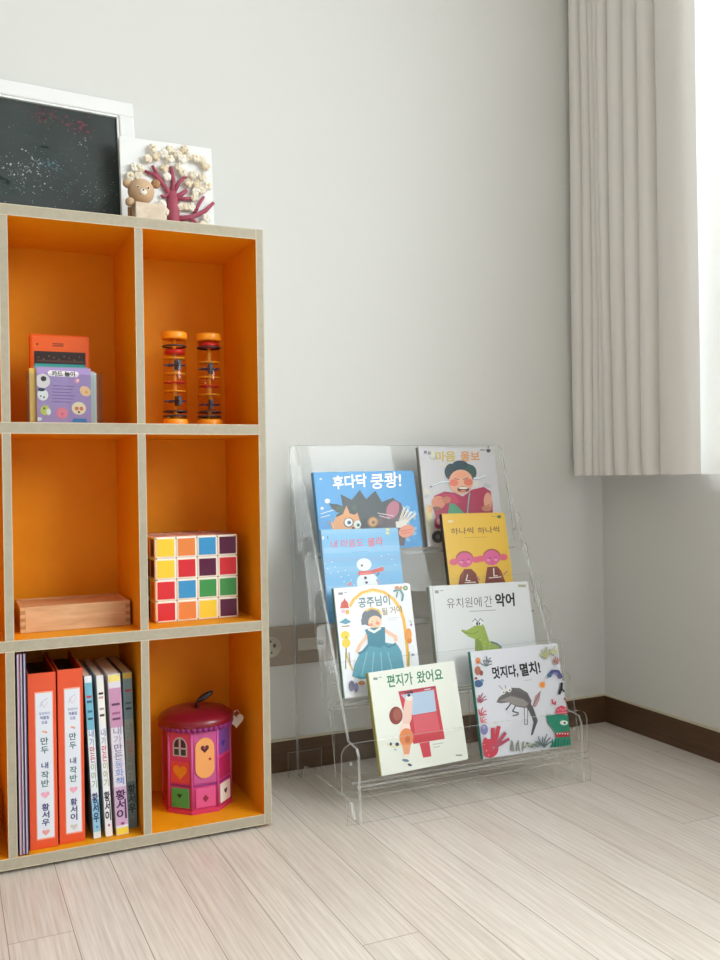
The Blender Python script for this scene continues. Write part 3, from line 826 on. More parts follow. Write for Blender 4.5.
# ================================================================== TOY HOUSE
def toy_house():
    cx, cy, z = -1.1035, -0.1775, Z3
    t = thing('toy_house', 'pink octagonal toy house with a dark red roof in the bottom right cubby', 'toy house', (cx, cy, z))
    Rc = 0.0630; zt = 0.153
    pk = mat('#d6407e', 0.38, name='pink_plastic'); dp = mat('#a3245e', 0.38); 
    V = [(Rc*math.cos(PI/8+k*PI/4), Rc*math.sin(PI/8+k*PI/4)) for k in range(8)]
    def octa(f, r, z0, z1, m): f.prism([(x*r, y*r, z0) for x, y in V], (0, 0, z1-z0), m)
    f = MB(); octa(f, 1.03, 0, 0.008, mat('#cf3562', 0.38)); f.build('base', t)
    f = MB(); octa(f, 0.985, 0.008, zt, pk)
    octa(f, 1.0, 0.049, 0.0525, mat('#8a2a78', 0.4)); f.build('body', t)
    side = 2*Rc*math.sin(PI/8); ap = Rc*math.cos(PI/8)*0.985
    def fm(k):   # frame of face k: 0 front, -1 left, +1 right
        return Matrix.Rotation(k*PI/4, 4, 'Z') @ Matrix.Translation((-side/2, -ap, 0))
    # FRONT
    f = MB(); M = fm(0)
    f.box(0.003, -0.002, 0.054, side-0.003, 0, zt-0.004, mat('#c0508e', 0.38), 0.001, M)
    A = Art(f, side, 0.15, [(268, 290), (455, 285), (455, 850), (270, 870)], -0.002, (0, 0), 0.38, M)
    f.build('front_wall', t)
    f = MB(); P = []
    cxx, w2, za, zb_ = side*0.49, 0.0175, 0.064, 0.137
    for i in range(11): a = PI*i/10; P.append(M @ Vector((cxx+w2*math.cos(a), -0.002, zb_-w2+w2*math.sin(a))))
    for i in range(11): a = PI+PI*i/10; P.append(M @ Vector((cxx+w2*math.cos(a), -0.002, za+w2+w2*math.sin(a))))
    f.prism(P, M.to_3x3() @ Vector((0, -0.0022, 0)), mat('#eca35f', 0.38))
    A = Art(f, side, 0.15, [(0, 0), (100, 0), (100, 300), (0, 300)], -0.0042, (0, 0), 0.3, M)
    A.heart('#3f1022', 49, 65, 16); A.heart('#b03a48', 49, 63, 6)
    dr = f.build('door', t)
    f = MB(); f.ball(M @ Vector((side*0.68, -0.005, 0.098)), 0.0024, mat('#b5242c', 0.35), seg=12); f.build('knob', dr)
    def drawer(k, col, sym, z0=0.011, z1=0.046, nm='drawer', inset=0.006):
        M = fm(k); f = MB()
        f.box(inset, -0.003, z0, side-inset, 0, z1, mat(col, 0.38), 0.001, M)
        A = Art(f, side, 0.05, [(0, 0), (100, 0), (100, 100), (0, 100)], -0.003, (0, 0), 0.3, M)
        if sym == 'd': A.poly('#8c1638', (50, 32), (62, 46), (50, 60), (38, 46))
        elif sym == 'h': A.heart('#3a1522', 50, 40, 12)
        else: A.heart('#143a20', 48, 34, 10)
        return f.build(nm, t)
    drawer(0, '#d9548c', 'd'); drawer(-1, '#46a35c', 'g'); drawer(1, '#e9e4da', 'h')
    # LEFT face: window, orange heart
    M = fm(-1)
    f = MB(); f.box(0.004, -0.0015, 0.056, side-0.004, 0, 0.094, mat('#d9484e', 0.38), 0.0006, M)
    A = Art(f, side, 0.15, [(0, 0), (100, 0), (100, 300), (0, 300)], -0.0015, (0, 0), 0.35, M)
    A.heart('#e08a2a', 50, 148, 30); f.build('heart_panel', t)
    f = MB(); f.box(0.003, -0.0015, 0.100, side-0.003, 0, zt-0.004, mat('#cf4674', 0.38), 0.0006, M)
    A = Art(f, side, 0.15, [(0, 0), (100, 0), (100, 300), (0, 300)], -0.0015, (0, 0), 0.35, M)
    A.rect('#b9b4cc', 20, 52, 82, 92); A.el('#b9b4cc', 51, 54, 31, 32)
    A.poly('#23403a', (26, 66), (46, 66), (46, 88), (26, 88)); A.poly('#23403a', (55, 66), (76, 66), (76, 88), (55, 88))
    A.poly('#3a2436', (26, 60), (46, 60), (46, 28), (32, 36), (26, 48)); A.poly('#3a2436', (55, 60), (76, 60), (76, 48), (70, 36), (55, 28))
    f.build('arched_window', t)
    # RIGHT face
    M = fm(1)
    f = MB(); f.box(0.003, -0.0015, 0.100, side-0.003, 0, zt-0.004, mat('#7b4a9e', 0.38), 0.0006, M)
    A = Art(f, side, 0.15, [(0, 0), (100, 0), (100, 300), (0, 300)], -0.0015, (0, 0), 0.35, M)
    A.heart('#3b2a86', 40, 62, 14); f.build('purple_panel', t)
    f = MB(); f.box(0.003, -0.0015, 0.056, side-0.003, 0, 0.094, mat('#b5275c', 0.38), 0.0006, M); f.build('crimson_panel', t)
    for k in (-2, -3, 2, 3, 4):
        f = MB(); f.box(0.004, -0.0012, 0.012, side-0.004, 0, zt-0.006, dp, 0.0006, fm(k)); f.build('wall_panel', t)
    # corner posts
    for k in range(8):
        f = MB(); x, y = V[k]; f.tube([(x*0.985, y*0.985, 0.009), (x*0.985, y*0.985, zt)], 0.0028, mat('#c94a92', 0.38), 10); f.build('corner_post', t)
    # frill and roof
    f = MB()
    n = 40
    for k in range(n):
        a = 2*PI*k/n; f.ball((0.0635*math.cos(a), 0.0635*math.sin(a), zt+0.001), 0.0062, mat('#8a2a7a', 0.35), (1, 1, 1.2), 8)
    f.build('frill', t)
    f = MB(); f.lathe([(0, zt-0.001), (0.065, zt-0.001), (0.069, zt+0.004), (0.070, zt+0.011), (0.066, zt+0.016), (0.055, zt+0.023), (0.035, zt+0.027), (0.014, zt+0.028), (0.006, zt+0.025), (0, zt+0.024)], mat('#7d0c26', 0.35, coat=0.2), (0, 0, 0), 48)
    f.build('roof', t)
    f = MB(); f.tube([(0, 0, zt+0.022), (0.001, 0, zt+0.032), (0.004, 0, zt+0.038)], 0.0028, mat('#20161a', 0.4))
    f.ball((0.017, -0.002, zt+0.045), 0.018, mat('#23202c', 0.3), (1, 0.4, 0.32), 16, Matrix.Rotation(-0.48, 4, 'Y')); f.build('stem', t)
    # heart padlock charm
    f = MB(); hx, hy, hz = 0.072, -0.014, zt-0.004
    f.tube([(hx-0.004, hy, hz+0.006), (hx-0.003, hy, hz+0.016), (hx+0.003, hy, hz+0.019), (hx+0.007, hy, hz+0.014), (hx+0.006, hy, hz+0.006)], 0.0013, mat('#d9a6b0', 0.25, metal=0.6))
    P = []
    for i in range(24):
        a = 2*PI*i/24
        P.append((hx+0.001+0.0142*math.sin(a)**3, hy-0.003, hz+(13*math.cos(a)-5*math.cos(2*a)-2*math.cos(3*a)-math.cos(4*a))/16*0.0142))
    f.prism(P, (0, 0.006, 0), mat('#d6d6d2', 0.3, metal=0.3)); f.build('heart_charm', t)
toy_house()

# ================================================================== WALL OUTLET
def outlets():
    mp_ = mat('#a8998a', 0.4, name='taupe_plastic'); mw = mat('#ddd6ca', 0.4)
    t = thing('socket_plate', 'taupe wall plate with a round power socket beside the bookcase', 'power socket', (-0.885, 0, 0.270))
    f = MB(); f.box(-0.06, -0.008, -0.042, 0.043, 0, 0.042, mp_, 0.003); pl = f.build('plate', t)
    f = MB(); M = Matrix.Translation((-0.012, -0.008, 0)) @ Matrix.Rotation(PI/2, 4, 'X')
    f.lathe([(0.0, 0.0005), (0.019, 0.0005), (0.020, 0.003), (0.0225, 0.003), (0.0225, 0), (0.0, 0)], mat('#c2b7a8', 0.4), (0, 0, 0), 28, M)
    for x, z, r in ((-0.0085, -0.002, 0.0026), (0.0085, 0.003, 0.0034), (0.0, 0.0125, 0.0022), (0.002, -0.012, 0.0018)):
        f.ball((-0.012+x, -0.0088, z), r, mat('#2b211c', 0.6), (1, 0.35, 1.3), 10)
    f.build('socket', pl)
    t = thing('cable_plate', 'wide taupe wall plate with a white jack strip behind the acrylic rack', 'wall plate', (-0.791, 0, 0.270))
    f = MB(); f.box(-0.0475, -0.008, -0.042, 0.0475, 0, 0.042, mp_, 0.003); f.build('plate', t)
    f = MB(); f.box(-0.044, -0.0105, -0.013, 0.020, -0.008, 0.013, mw, 0.001); js = f.build('jack_strip', t)
    f = MB(); M = Matrix.Translation((0.008, -0.0105, 0.001)) @ Matrix.Rotation(PI/2, 4, 'X')
    f.lathe([(0.0, 0.003), (0.0035, 0.003), (0.0035, 0.0008), (0.0062, 0.0008), (0.0062, 0), (0, 0)], mat('#7e766c', 0.35, metal=0.6), (0, 0, 0), 20, M); f.build('coaxial_jack', js)
outlets()

# ================================================================== ACRYLIC RACK
LEAN = math.radians(12.70)
YR0, DY, ZR0, DZ = -0.3250, 0.0700, 0.0711, 0.1353
RL, RR = -0.850, -0.3445          # side panel planes
def rack():
    t = thing('book_rack', 'clear acrylic four-tier book rack standing on the floor against the wall', 'book rack', (RL+(RR-RL)/2, -0.19, 0))
    ox, oy = -(RL+RR)/2, 0.19
    off = (ox, oy, 0)
    th = 0.005
    # side panels: outline in (y,z)
    out = [(-0.352, 0.0), (-0.348, 0.122), (-0.340, 0.134), (-0.302, 0.138)]
    out += [(-0.056, 0.69), (-0.048, 0.700), (-0.014, 0.700), (-0.012, 0.694), (-0.030, 0.0), (-0.062, 0.0), (-0.075, 0.028), (-0.312, 0.028), (-0.325, 0.0)]
    for x in (RL, RR-th):
        f = MB(); f.prism([(x, y, z) for y, z in out], (th, 0, 0), M_ACR, M_ACRE); f.build('side_panel', t, off)
    TX0, TX1 = -0.876, -0.322     # trays reach past the sides as tabs
    c, s = math.cos(LEAN), math.sin(LEAN)
    for r in range(4):
        y, z = YR0+DY*r, ZR0+DZ*r
        yl = y-0.011; zf = z-0.0088
        tr = MB()
        # lip with rounded ends
        q = 0.022; x0, x1, zb, zt = TX0+0.004*r, TX1-0.004*r, zf-0.008, z+0.072
        P = [(x0, yl, zb), (x1, yl, zb)]
        P += [(x1-q+q*math.cos(a), yl, zt-q+q*math.sin(a)) for a in [PI/2*i/6 for i in range(7)]]
        P += [(x0+q+q*math.cos(a), yl, zt-q+q*math.sin(a)) for a in [PI/2+PI/2*i/6 for i in range(7)]]
        tr.prism(P, (0, 0.004, 0), M_ACR, M_ACRE)
        tr.build('lip', t, off)
        tr = MB(); xi0, xi1 = RL+th+0.0005, RR-th-0.0005
        tr.box(xi0, yl+0.0042, zf-0.004, xi1, y+0.017, zf, M_ACR, 0, None, {'-y': M_ACRE, '+y': M_ACRE}); tr.build('tray_floor', t, off)
        # leaning back sheet
        tr = MB(); bh = 0.142 if r < 3 else 0.228; bh0 = 0.004
        yb = y+0.0137; q = 0.014
        prof = [(x0, bh0), (x1, bh0)]
        prof += [(x1-q+q*math.cos(a), bh-q+q*math.sin(a)) for a in [PI/2*i/6 for i in range(7)]]
        prof += [(x0+q+q*math.cos(a), bh-q+q*math.sin(a)) for a in [PI/2+PI/2*i/6 for i in range(7)]]
        tr.prism([(px, yb+s*pz, z+c*pz) for px, pz in prof], (0, 0.004*c, -0.004*s), M_ACR, M_ACRE)
        tr.build('back_sheet', t, off)
        for x in (RL-0.0032, RR+0.0002):
            f = MB(); M = Matrix.Translation((x, y+0.006, z+0.03)) @ Matrix.Rotation(PI/2, 4, 'Y')
            f.lathe([(0, 0), (0.0035, 0), (0.0035, 0.003), (0, 0.003)], M_ACRE, (0, 0, 0), 12, M); f.build('peg', t, off)
    # front foot rail and its tabs, rear brace
    f = MB(); f.box(TX0+0.004, -0.350, 0.0, TX1-0.004, -0.346, 0.047, M_ACR, 0, None, {'+z': M_ACRE, '-z': M_ACRE, '+x': M_ACRE, '-x': M_ACRE}); f.build('front_rail', t, off)
    f = MB(); f.box(-0.876, -0.050, 0.0, -0.80, -0.046, 0.052, M_ACR, 0, None, {'+z': M_ACRE, '+x': M_ACRE, '-x': M_ACRE}); f.build('rear_foot', t, off)
    f = MB(); f.box(-0.770, -0.050, 0.0, -0.43, -0.046, 0.140, M_ACR, 0, None, {'+z': M_ACRE, '+x': M_ACRE, '-x': M_ACRE}); f.build('rear_brace', t, off)
rack()

# ================================================================== PICTURE BOOKS
GROUP = 'picture books displayed on the clear rack'
def book(row, x, w, h, roll, yaw, name, label, cover, spine, quad, draw, th=0.011, hidden=None):
    y, z = YR0+DY*row, ZR0+DZ*row
    R = Matrix.Rotation(yaw, 4, 'Z') @ Matrix.Rotation(-LEAN, 4, 'X') @ Matrix.Rotation(-roll, 4, 'Y')
    t = thing(name, label, 'picture book', (0, 0, 0), group=GROUP)
    t.matrix_world = Matrix.Translation((x, y, z)) @ R
    bt = 0.0019
    mc = mat(cover, 0.33, name='printed_card_'+cover.strip('#')); ms = mat(spine, 0.35)
    f = MB()
    # front board with rounded outer corners
    q = 0.004
    P = [(0, 0, 0), (w-q, 0, 0)] + [(w-q+q*math.sin(a), 0, q-q*math.cos(a)) for a in (0.4, 0.8, 1.2)] + [(w, 0, q), (w, 0, h-q)]
    P += [(w-q+q*math.cos(a), 0, h-q+q*math.sin(a)) for a in (0.4, 0.8, 1.2)] + [(w-q, 0, h), (0, 0, h)]
    f.prism(P, (0, bt, 0), mc)
    A = Art(f, w, h, quad, 0.0, rough=0.33)
    draw(A)
    f.build('front_cover', t)
    f = MB(); f.prism([(p[0], th-bt, p[2]) for p in P], (0, bt, 0), mc); f.build('back_cover', t)
    f = MB(); f.box(-0.0015, 0.0, 0, 0.0, th, h, ms, 0.0004); f.build('spine', t)
    f = MB(); f.box(0.0005, bt, 0.003, w-0.003, th-bt, h-0.003, mat('#f0ece2', 0.8, name='paper')); f.build('pages', t)
    return t

def Q(ox, oy, k, *pts): return [((u-ox)*k, (v-oy)*k) for u, v in pts]

def art_letter(A):
    A.rect('#8d9a92', 82, 140, 108, 156); A.rect('#a9b3ab', 114, 136, 136, 142)
    A.text('#23805a', '편지가', (172, 197), (332, 176), 62, 0.02)
    A.text('#23805a', '왔어요', (358, 172), (520, 150), 60, 0.02)
    A.poly('#cc3f4d', (238, 228), (472, 193), (532, 525), (335, 556), (300, 470))
    A.poly('#b3c9e2', (256, 250), (462, 218), (478, 352), (328, 376), (300, 300))
    A.poly('#d8606c', (330, 380), (478, 357), (503, 470), (345, 500))
    A.rect('#3a2a38', 276, 226, 330, 240); A.poly('#e9eef2', (400, 210), (440, 204), (441, 214), (401, 220)); A.line('#8a2c44', 6, (245, 236), (470, 202))
    A.poly('#cd4052', (372, 552), (434, 542), (448, 634), (396, 642))
    A.el('#8a3a33', 224, 378, 42, 56); A.el('#a2564b', 232, 372, 26, 38)
    A.poly('#f0cdc2', (285, 255), (330, 262), (322, 400), (300, 450), (262, 440), (272, 330)); A.el('#e9e6e2', 306, 270, 22, 18); A.el('#2a2a35', 304, 252, 10, 9)
    A.poly('#f4ddd2', (250, 430), (310, 430), (318, 480), (245, 480))
    A.el('#e38a55', 290, 515, 44, 58); A.el('#c96a3c', 298, 528, 16, 22); A.poly('#e8a078', (262, 560), (318, 560), (308, 620), (275, 620))
    A.line('#f2dfd0', 16, (275, 620), (272, 640)); A.line('#f2dfd0', 16, (300, 620), (300, 640))
    A.el('#6f8aa5', 285, 658, 22, 9, 10); A.el('#4a5566', 312, 686, 14, 8, 20)
    A.line('#e6dfae', 9, (165, 555), (215, 575), (260, 560)); A.el('#2c3c6a', 192, 555, 8, 10); A.el('#25305a', 232, 557, 12, 11); A.el('#9bb6cf', 220, 590, 8, 5)
    A.line('#a9b2a8', 4, (455, 560), (520, 550)); A.line('#a9b2a8', 4, (460, 578), (500, 572)); A.rect('#8a918b', 600, 624, 640, 632)
book(0, -0.7901, 0.1884, 0.1906, 0.0274, -0.0010, 'picture_book', 'cream picture book showing a red window frame and green title, front left', '#e8ece4', '#b3ad62',
     Q(360, 655, 6.26, (368.3, 672.8), (453.7, 660.8), (468.8, 759.3), (382.2, 775.7)), art_letter, 0.012)

def coral(A, col, x, y, r, n, a0, a1, w):
    for k in range(n):
        a = math.radians(a0+(a1-a0)*k/max(n-1, 1)); L = r*(0.8+0.4*((k*37) % 5)/5)
        A.line(col, w, (x, y), (x+L*0.6*math.cos(a+0.15), y-L*0.6*math.sin(a+0.15)), (x+L*math.cos(a), y-L*math.sin(a)))
def art_anchovy(A):
    A.text('#17171c', '멋지다,', (184, 282), (352, 262), 62, 0.035)
    A.text('#17171c', '멸치!', (368, 264), (498, 242), 66, 0.035)
    A.line('#a9a9b2', 3, (390, 298), (440, 292))
    # anchovy
    A.poly('#6e6a6d', (205, 442), (222, 410), (262, 378), (300, 345), (360, 348), (410, 378), (436, 430), (430, 462), (395, 478), (340, 470), (285, 442), (235, 448))
    A.poly('#97928f', (225, 432), (300, 400), (380, 420), (425, 455), (395, 470), (335, 462), (280, 438))
    for k in range(7): A.line('#4d4a4e', 4, (300+k*17, 352+k*6), (312+k*17, 392+k*6))
    A.el('#e6e6e6', 250, 372, 16, 18); A.el('#e6e6e6', 290, 358, 16, 18); A.el('#222222', 254, 376, 5); A.el('#222222', 294, 362, 5)
    A.line('#8a8688', 5, (222, 330), (248, 360)); A.line('#8a8688', 5, (262, 328), (268, 350))
    A.line('#5d5a5e', 9, (300, 450), (268, 492)); A.line('#5d5a5e', 9, (330, 465), (312, 500), (352, 512)); A.line('#77747a', 9, (312, 530), (352, 520))
    A.line('#8b888c', 6, (388, 478), (390, 585), (408, 585), (410, 480))
    A.poly('#5f5c61', (425, 440), (448, 480), (476, 560), (442, 655), (430, 655), (448, 570), (420, 500), (400, 470))
    A.poly('#bb9499', (440, 470), (458, 400), (496, 362), (488, 420), (464, 470)); A.line('#6c5f66', 4, (442, 470), (494, 366))
    for k in range(8):
        a = k*PI/4; A.line('#f0b35c', 6, (505, 326), (505+26*math.cos(a), 326+26*math.sin(a)))
    A.el('#ee8f38', 505, 326, 16, 18)
    # left border
    A.el('#dd8d50', 85, 170, 17, 22); A.el('#9a4a30', 85, 176, 6); coral(A, '#767e86', 140, 205, 50, 5, 20, 150, 7)
    coral(A, '#6d747d', 150, 175, 34, 4, 0, 160, 6)
    A.el('#b06a52', 82, 235, 20, 30); A.el('#8c4a40', 105, 250, 12, 18); A.el('#3f5f8c', 86, 320, 30, 24); A.el('#6a86ae', 110, 300, 12, 10); A.el('#a84a48', 70, 285, 10, 8)
    coral(A, '#a85a6e', 100, 445, 58, 6, 30, 150, 7); coral(A, '#cf6672', 100, 530, 50, 5, 10, 140, 8); coral(A, '#d87a80', 105, 575, 40, 4, 0, 100, 7)
    A.el('#7d80b4', 122, 622, 24, 34); A.el('#a7a9d2', 120, 606, 10, 12)
    # bottom red coral
    A.el('#cf3c50', 155, 745, 60, 62)
    for x, y, w in ((178, 610, 26), (218, 598, 24), (262, 640, 22), (232, 690, 20), (285, 680, 20), (120, 680, 24)):
        A.line('#cf4056' if w > 22 else '#b85068', w, (160, 760), ((x+160)/2+14, (y+740)/2), (x, y))
    for x, y in ((120, 720), (150, 790), (180, 740), (135, 760)): A.el('#f2b8bc', x, y, 5, 4)
    for k, x in enumerate((295, 312, 330, 350, 372)): A.line('#8b9384', 8, (x, 762), (x+6*(-1)**k, 690+8*(k % 3)))
    for k in range(12): A.el(('#97a08e', '#b9c0b2', '#7f8a7c')[k % 3], 385+k*9, 735-(k*13) % 30, 10, 8)
    coral(A, '#5f6f78', 515, 735, 80, 6, 40, 140, 7); coral(A, '#7d8b8e', 470, 735, 40, 4, 40, 140, 6)
    # teal monster and right border
    A.poly('#1f8b70', (522, 525), (600, 520), (672, 522), (690, 735), (545, 735), (575, 690), (600, 655), (548, 590))
    A.el('#e9efe9', 640, 572, 26, 16); A.el('#1c2c2c', 645, 574, 7)
    A.poly('#c3203a', (582, 640), (672, 628), (676, 662), (590, 668))
    for k in range(5): A.poly('#f0eeee', (590+k*17, 640), (602+k*17, 638), (596+k*17, 652))
    for k in range(6): A.line('#14604e', 7, (560+k*20, 735), (566+k*20, 680+(k*7) % 14))
    A.poly('#d64c64', (585, 515), (592, 478), (622, 458), (655, 472), (662, 515)); 
    for k in range(4): A.el('#f0a6b2', 602+k*15, 490-(k % 2)*8, 5)
    A.line('#c83a52', 10, (562, 420), (566, 445), (582, 452), (584, 432)); A.line('#f0b0b8', 4, (572, 412), (574, 428))
    A.line('#8b3040', 10, (640, 410), (662, 438), (690, 428)); A.line('#8b3040', 8, (655, 445), (680, 402))
    A.line('#4a4d88', 26, (540, 272), (565, 240), (600, 240), (625, 282)); A.line('#8d8fc0', 8, (556, 262), (580, 246), (604, 256)); A.line('#3a8a9a', 8, (535, 280), (548, 252))
    A.line('#20242f', 16, (625, 310), (622, 350), (608, 388)); A.line('#20242f', 10, (622, 345), (642, 372))
    coral(A, '#b3b486', 530, 150, 62, 6, 50, 150, 9); coral(A, '#c3c29a', 580, 130, 52, 5, 40, 140, 8); coral(A, '#b07a72', 596, 190, 46, 4, 60, 130, 9)
book(0, -0.5681, 0.2134, 0.2095, -0.0069, 0.0010, 'picture_book', 'picture book with a grey anchovy ringed by sea creatures, front right', '#dcdee8', '#1f7d72',
     Q(465, 635, 6.545, (470.4, 651.8), (557.3, 643.0), (571.4, 745.0), (483.2, 760.0)), art_anchovy, 0.0085)

def art_princess(A):
    A.rect('#8d8f96', 95, 124, 128, 142); A.rect('#a9a9b2', 134, 122, 158, 128)
    A.line('#f1bc48', 22, (178, 228), (205, 178), (262, 130), (345, 108), (425, 128), (492, 178), (540, 245), (566, 330), (580, 440), (592, 560), (596, 668))
    A.line('#f4d77a', 8, (262, 140), (345, 118), (425, 138)); 
    A.line('#d9c069', 14, (150, 560), (170, 620), (200, 690))
    A.text('#587c88', '공주님이', (242, 232), (468, 212), 58, 0.02)
    A.text('#917842', '될 거야', (412, 292), (558, 270), 42, 0.01)
    A.line('#c3c6cf', 3, (450, 318), (545, 310)); A.line('#c3c6cf', 3, (455, 332), (510, 328))
    A.el('#ea6448', 140, 212, 28, 28); A.poly('#c84a3a', (105, 240), (175, 240), (140, 165)); A.el('#d9b23c', 160, 268, 14, 18); A.el('#e9b8d0', 130, 262, 16, 14)
    A.poly('#5b9cb4', (100, 342), (148, 312), (188, 340), (150, 356)); A.line('#9a7f62', 8, (120, 372), (175, 368))
    A.el('#f3d832', 145, 435, 32, 30); A.el('#f0cf28', 152, 492, 30, 34); A.el('#c9b022', 150, 450, 10); A.line('#7c8a55', 8, (152, 525), (148, 680)); A.line('#9a88a8', 8, (172, 560), (182, 650))
    # princess
    A.el('#68707e', 335, 308, 72, 66); A.line('#68707e', 30, (272, 320), (278, 362)); A.line('#7d8592', 10, (300, 262), (340, 250), (380, 262))
    A.line('#e6c24e', 13, (292, 262), (332, 242), (385, 256), (404, 290))
    A.el('#f6cfb0', 358, 345, 48, 48); A.el('#f28a6c', 330, 362, 14, 11); A.el('#f28a6c', 378, 352, 14, 11); A.line('#9a5a48', 3, (345, 372), (362, 374)); A.el('#4a3a34', 340, 340, 3); A.el('#4a3a34', 370, 336, 3)
    A.line('#f4c6a8', 24, (312, 410), (292, 455), (250, 510), (228, 560)); A.line('#f4c6a8', 24, (424, 402), (462, 425), (505, 452), (508, 484))
    A.poly('#4f9ab0', (310, 495), (425, 490), (520, 510), (548, 560), (566, 670), (545, 728), (400, 742), (250, 752), (196, 730), (214, 640), (250, 568))
    A.poly('#2f8098', (285, 398), (330, 385), (430, 380), (432, 505), (400, 530), (308, 512), (302, 440)); A.poly('#eef0ea', (312, 385), (352, 405), (392, 380), (405, 392), (352, 425), (306, 402))
    A.line('#2f7f98', 16, (420, 500), (455, 525), (510, 500)); A.line('#2f7f98', 16, (310, 510), (280, 550), (238, 570))
    for x0, x1 in ((300, 262), (350, 335), (400, 410), (450, 490)): A.line('#85bfcd', 7, (x0, 560), (x1, 730))
    A.line('#5a9aa2', 14, (490, 120), (540, 112), (560, 150), (552, 195)); A.line('#4f8f8a', 10, (520, 125), (512, 168))
    A.el('#c98a5c', 516, 98, 16, 14); A.el('#d9a06a', 544, 98, 12, 12); A.el('#5f7f4f', 577, 100, 17, 17); A.el('#cfe0b0', 577, 100, 7)
    A.el('#f2a040', 597, 440, 24, 48); A.el('#e88a2c', 606, 480, 16, 22); A.el('#a76ac8', 617, 366, 6, 9); A.line('#8aa860', 5, (605, 335), (620, 350))
    A.line('#b8ac62', 10, (602, 560), (600, 660)); A.el('#8c9aa8', 628, 582, 12, 9)
    A.el('#77759a', 190, 800, 20, 38); A.el('#8c8ab0', 222, 812, 17, 34); A.el('#c98a5c', 262, 780, 26, 16)
book(1, -0.8330, 0.1680, 0.2117, 0.0010, 0.0, 'picture_book', 'picture book with a girl in a blue dress under a yellow arch', '#eef0f6', '#5f8478',
     Q(325, 575, 7.2, (333.5, 588.0), (409.6, 583.8), (421.5, 689.7), (345.0, 698.6)), art_princess, 0.0095)

def art_croc(A):
    A.rect('#8d9298', 66, 98, 88, 116); A.rect('#a6aab0', 94, 96, 116, 102); A.rect('#b9b3a0', 560, 52, 608, 70); A.line('#8f8a78', 4, (566, 61), (602, 59))
    A.line('#c2c6cb', 5, (52, 80), (82, 520))
    A.text('#2c2c30', '유치원에', (136, 200), (342, 186), 50, -0.008)
    A.text('#3a3a3e', '간', (360, 190), (406, 186), 58, -0.008)
    A.text('#141416', '악어', (424, 182), (540, 174), 62, 0.035)
    A.line('#9a9ea3', 4, (268, 221), (425, 209))
    A.poly('#97ad49', (228, 346), (218, 334), (232, 330), (250, 335), (290, 312), (305, 290), (340, 286), (358, 312), (370, 350), (385, 396), (432, 412), (462, 440), (480, 520), (300, 520), (300, 440), (302, 388), (262, 372))
    A.poly('#7f9638', (300, 388), (330, 380), (345, 440), (350, 520), (300, 520)); A.line('#6f8430', 4, (232, 346), (290, 356), (318, 340))
    for k in range(9): A.el('#b9c96a', 330+(k*29) % 60, 390+k*12, 5, 4)
    A.line('#6c7a80', 12, (395, 402), (432, 414), (458, 436))
    A.el('#dfe6ea', 300, 286, 17, 21); A.el('#dfe6ea', 330, 284, 17, 21); A.line('#4a5560', 4, (284, 284), (300, 264), (318, 284), (332, 262), (350, 280))
    A.el('#2c3540', 312, 293, 6, 9); A.el('#2c3540', 326, 293, 5, 8); A.el('#5a6a40', 224, 338, 4)
    A.line('#c3c7cc', 4, (90, 770), (680, 680))
book(1, -0.6241, 0.2424, 0.2024, -0.0174, 0.0, 'picture_book', 'wide pale grey picture book with a green crocodile and black title', '#dadde0', '#a9b0a4',
     Q(425, 575, 6, (430.6, 587.4), (528.2, 580.2), (540.1, 676.2), (440.2, 687.2)), art_croc, 0.012)

def art_snow(A):
    for k in range(9): A.poly(('#7fbce6', '#6fb4e4', '#86bfe9', '#79b0e0')[k % 4], (40, 60+70*k), (700, 40+70*k), (700, 84+70*k), (40, 100+70*k))
    A.el('#eef2f6', 88, 125, 12, 12); A.rect('#4a6a86', 122, 112, 130, 132)
    A.text('#d4668a', '내 마음도', (150, 196), (388, 186), 48, 0.01); A.text('#dc5c72', '몰라', (418, 188), (530, 176), 50, 0.015)
    A.line('#5a9ccc', 3, (300, 232), (420, 226))
    A.rect('#e4dc8a', 548, 62, 572, 80); A.rect('#e4dc8a', 548, 90, 572, 104)
    A.el('#eef2f6', 415, 450, 78, 72); A.el('#e9f0f6', 390, 322, 54, 46)
    A.line('#d8524a', 28, (348, 385), (440, 378), (532, 352)); A.line('#e88a80', 5, (360, 388), (440, 380)); A.line('#5a6a70', 10, (480, 402), (500, 385))
    A.el('#3a3f46', 374, 326, 8, 6); A.line('#6a7a80', 9, (366, 334), (384, 328)); A.el('#2a2c34', 400, 418, 11, 11); A.el('#5a3a6a', 408, 452, 11, 9)
    A.line('#d98a86', 18, (270, 470), (300, 455)); A.line('#b9a8c8', 12, (480, 430), (505, 470))
    for k in range(26): A.el('#e9f3fa', 60+(k*97) % 560, 240+(k*61) % 330, 4, 4)
book(2, -0.8338, 0.1734, 0.1879, -0.0129, 0.0, 'picture_book', 'blue picture book with a snowman in a red scarf', '#74b6e4', '#8fb4d8',
     Q(310, 520, 7.2, (321.0, 529.0), (397.9, 528.0), (407.2, 617.7), (329.4, 623.3)), art_snow, 0.012)

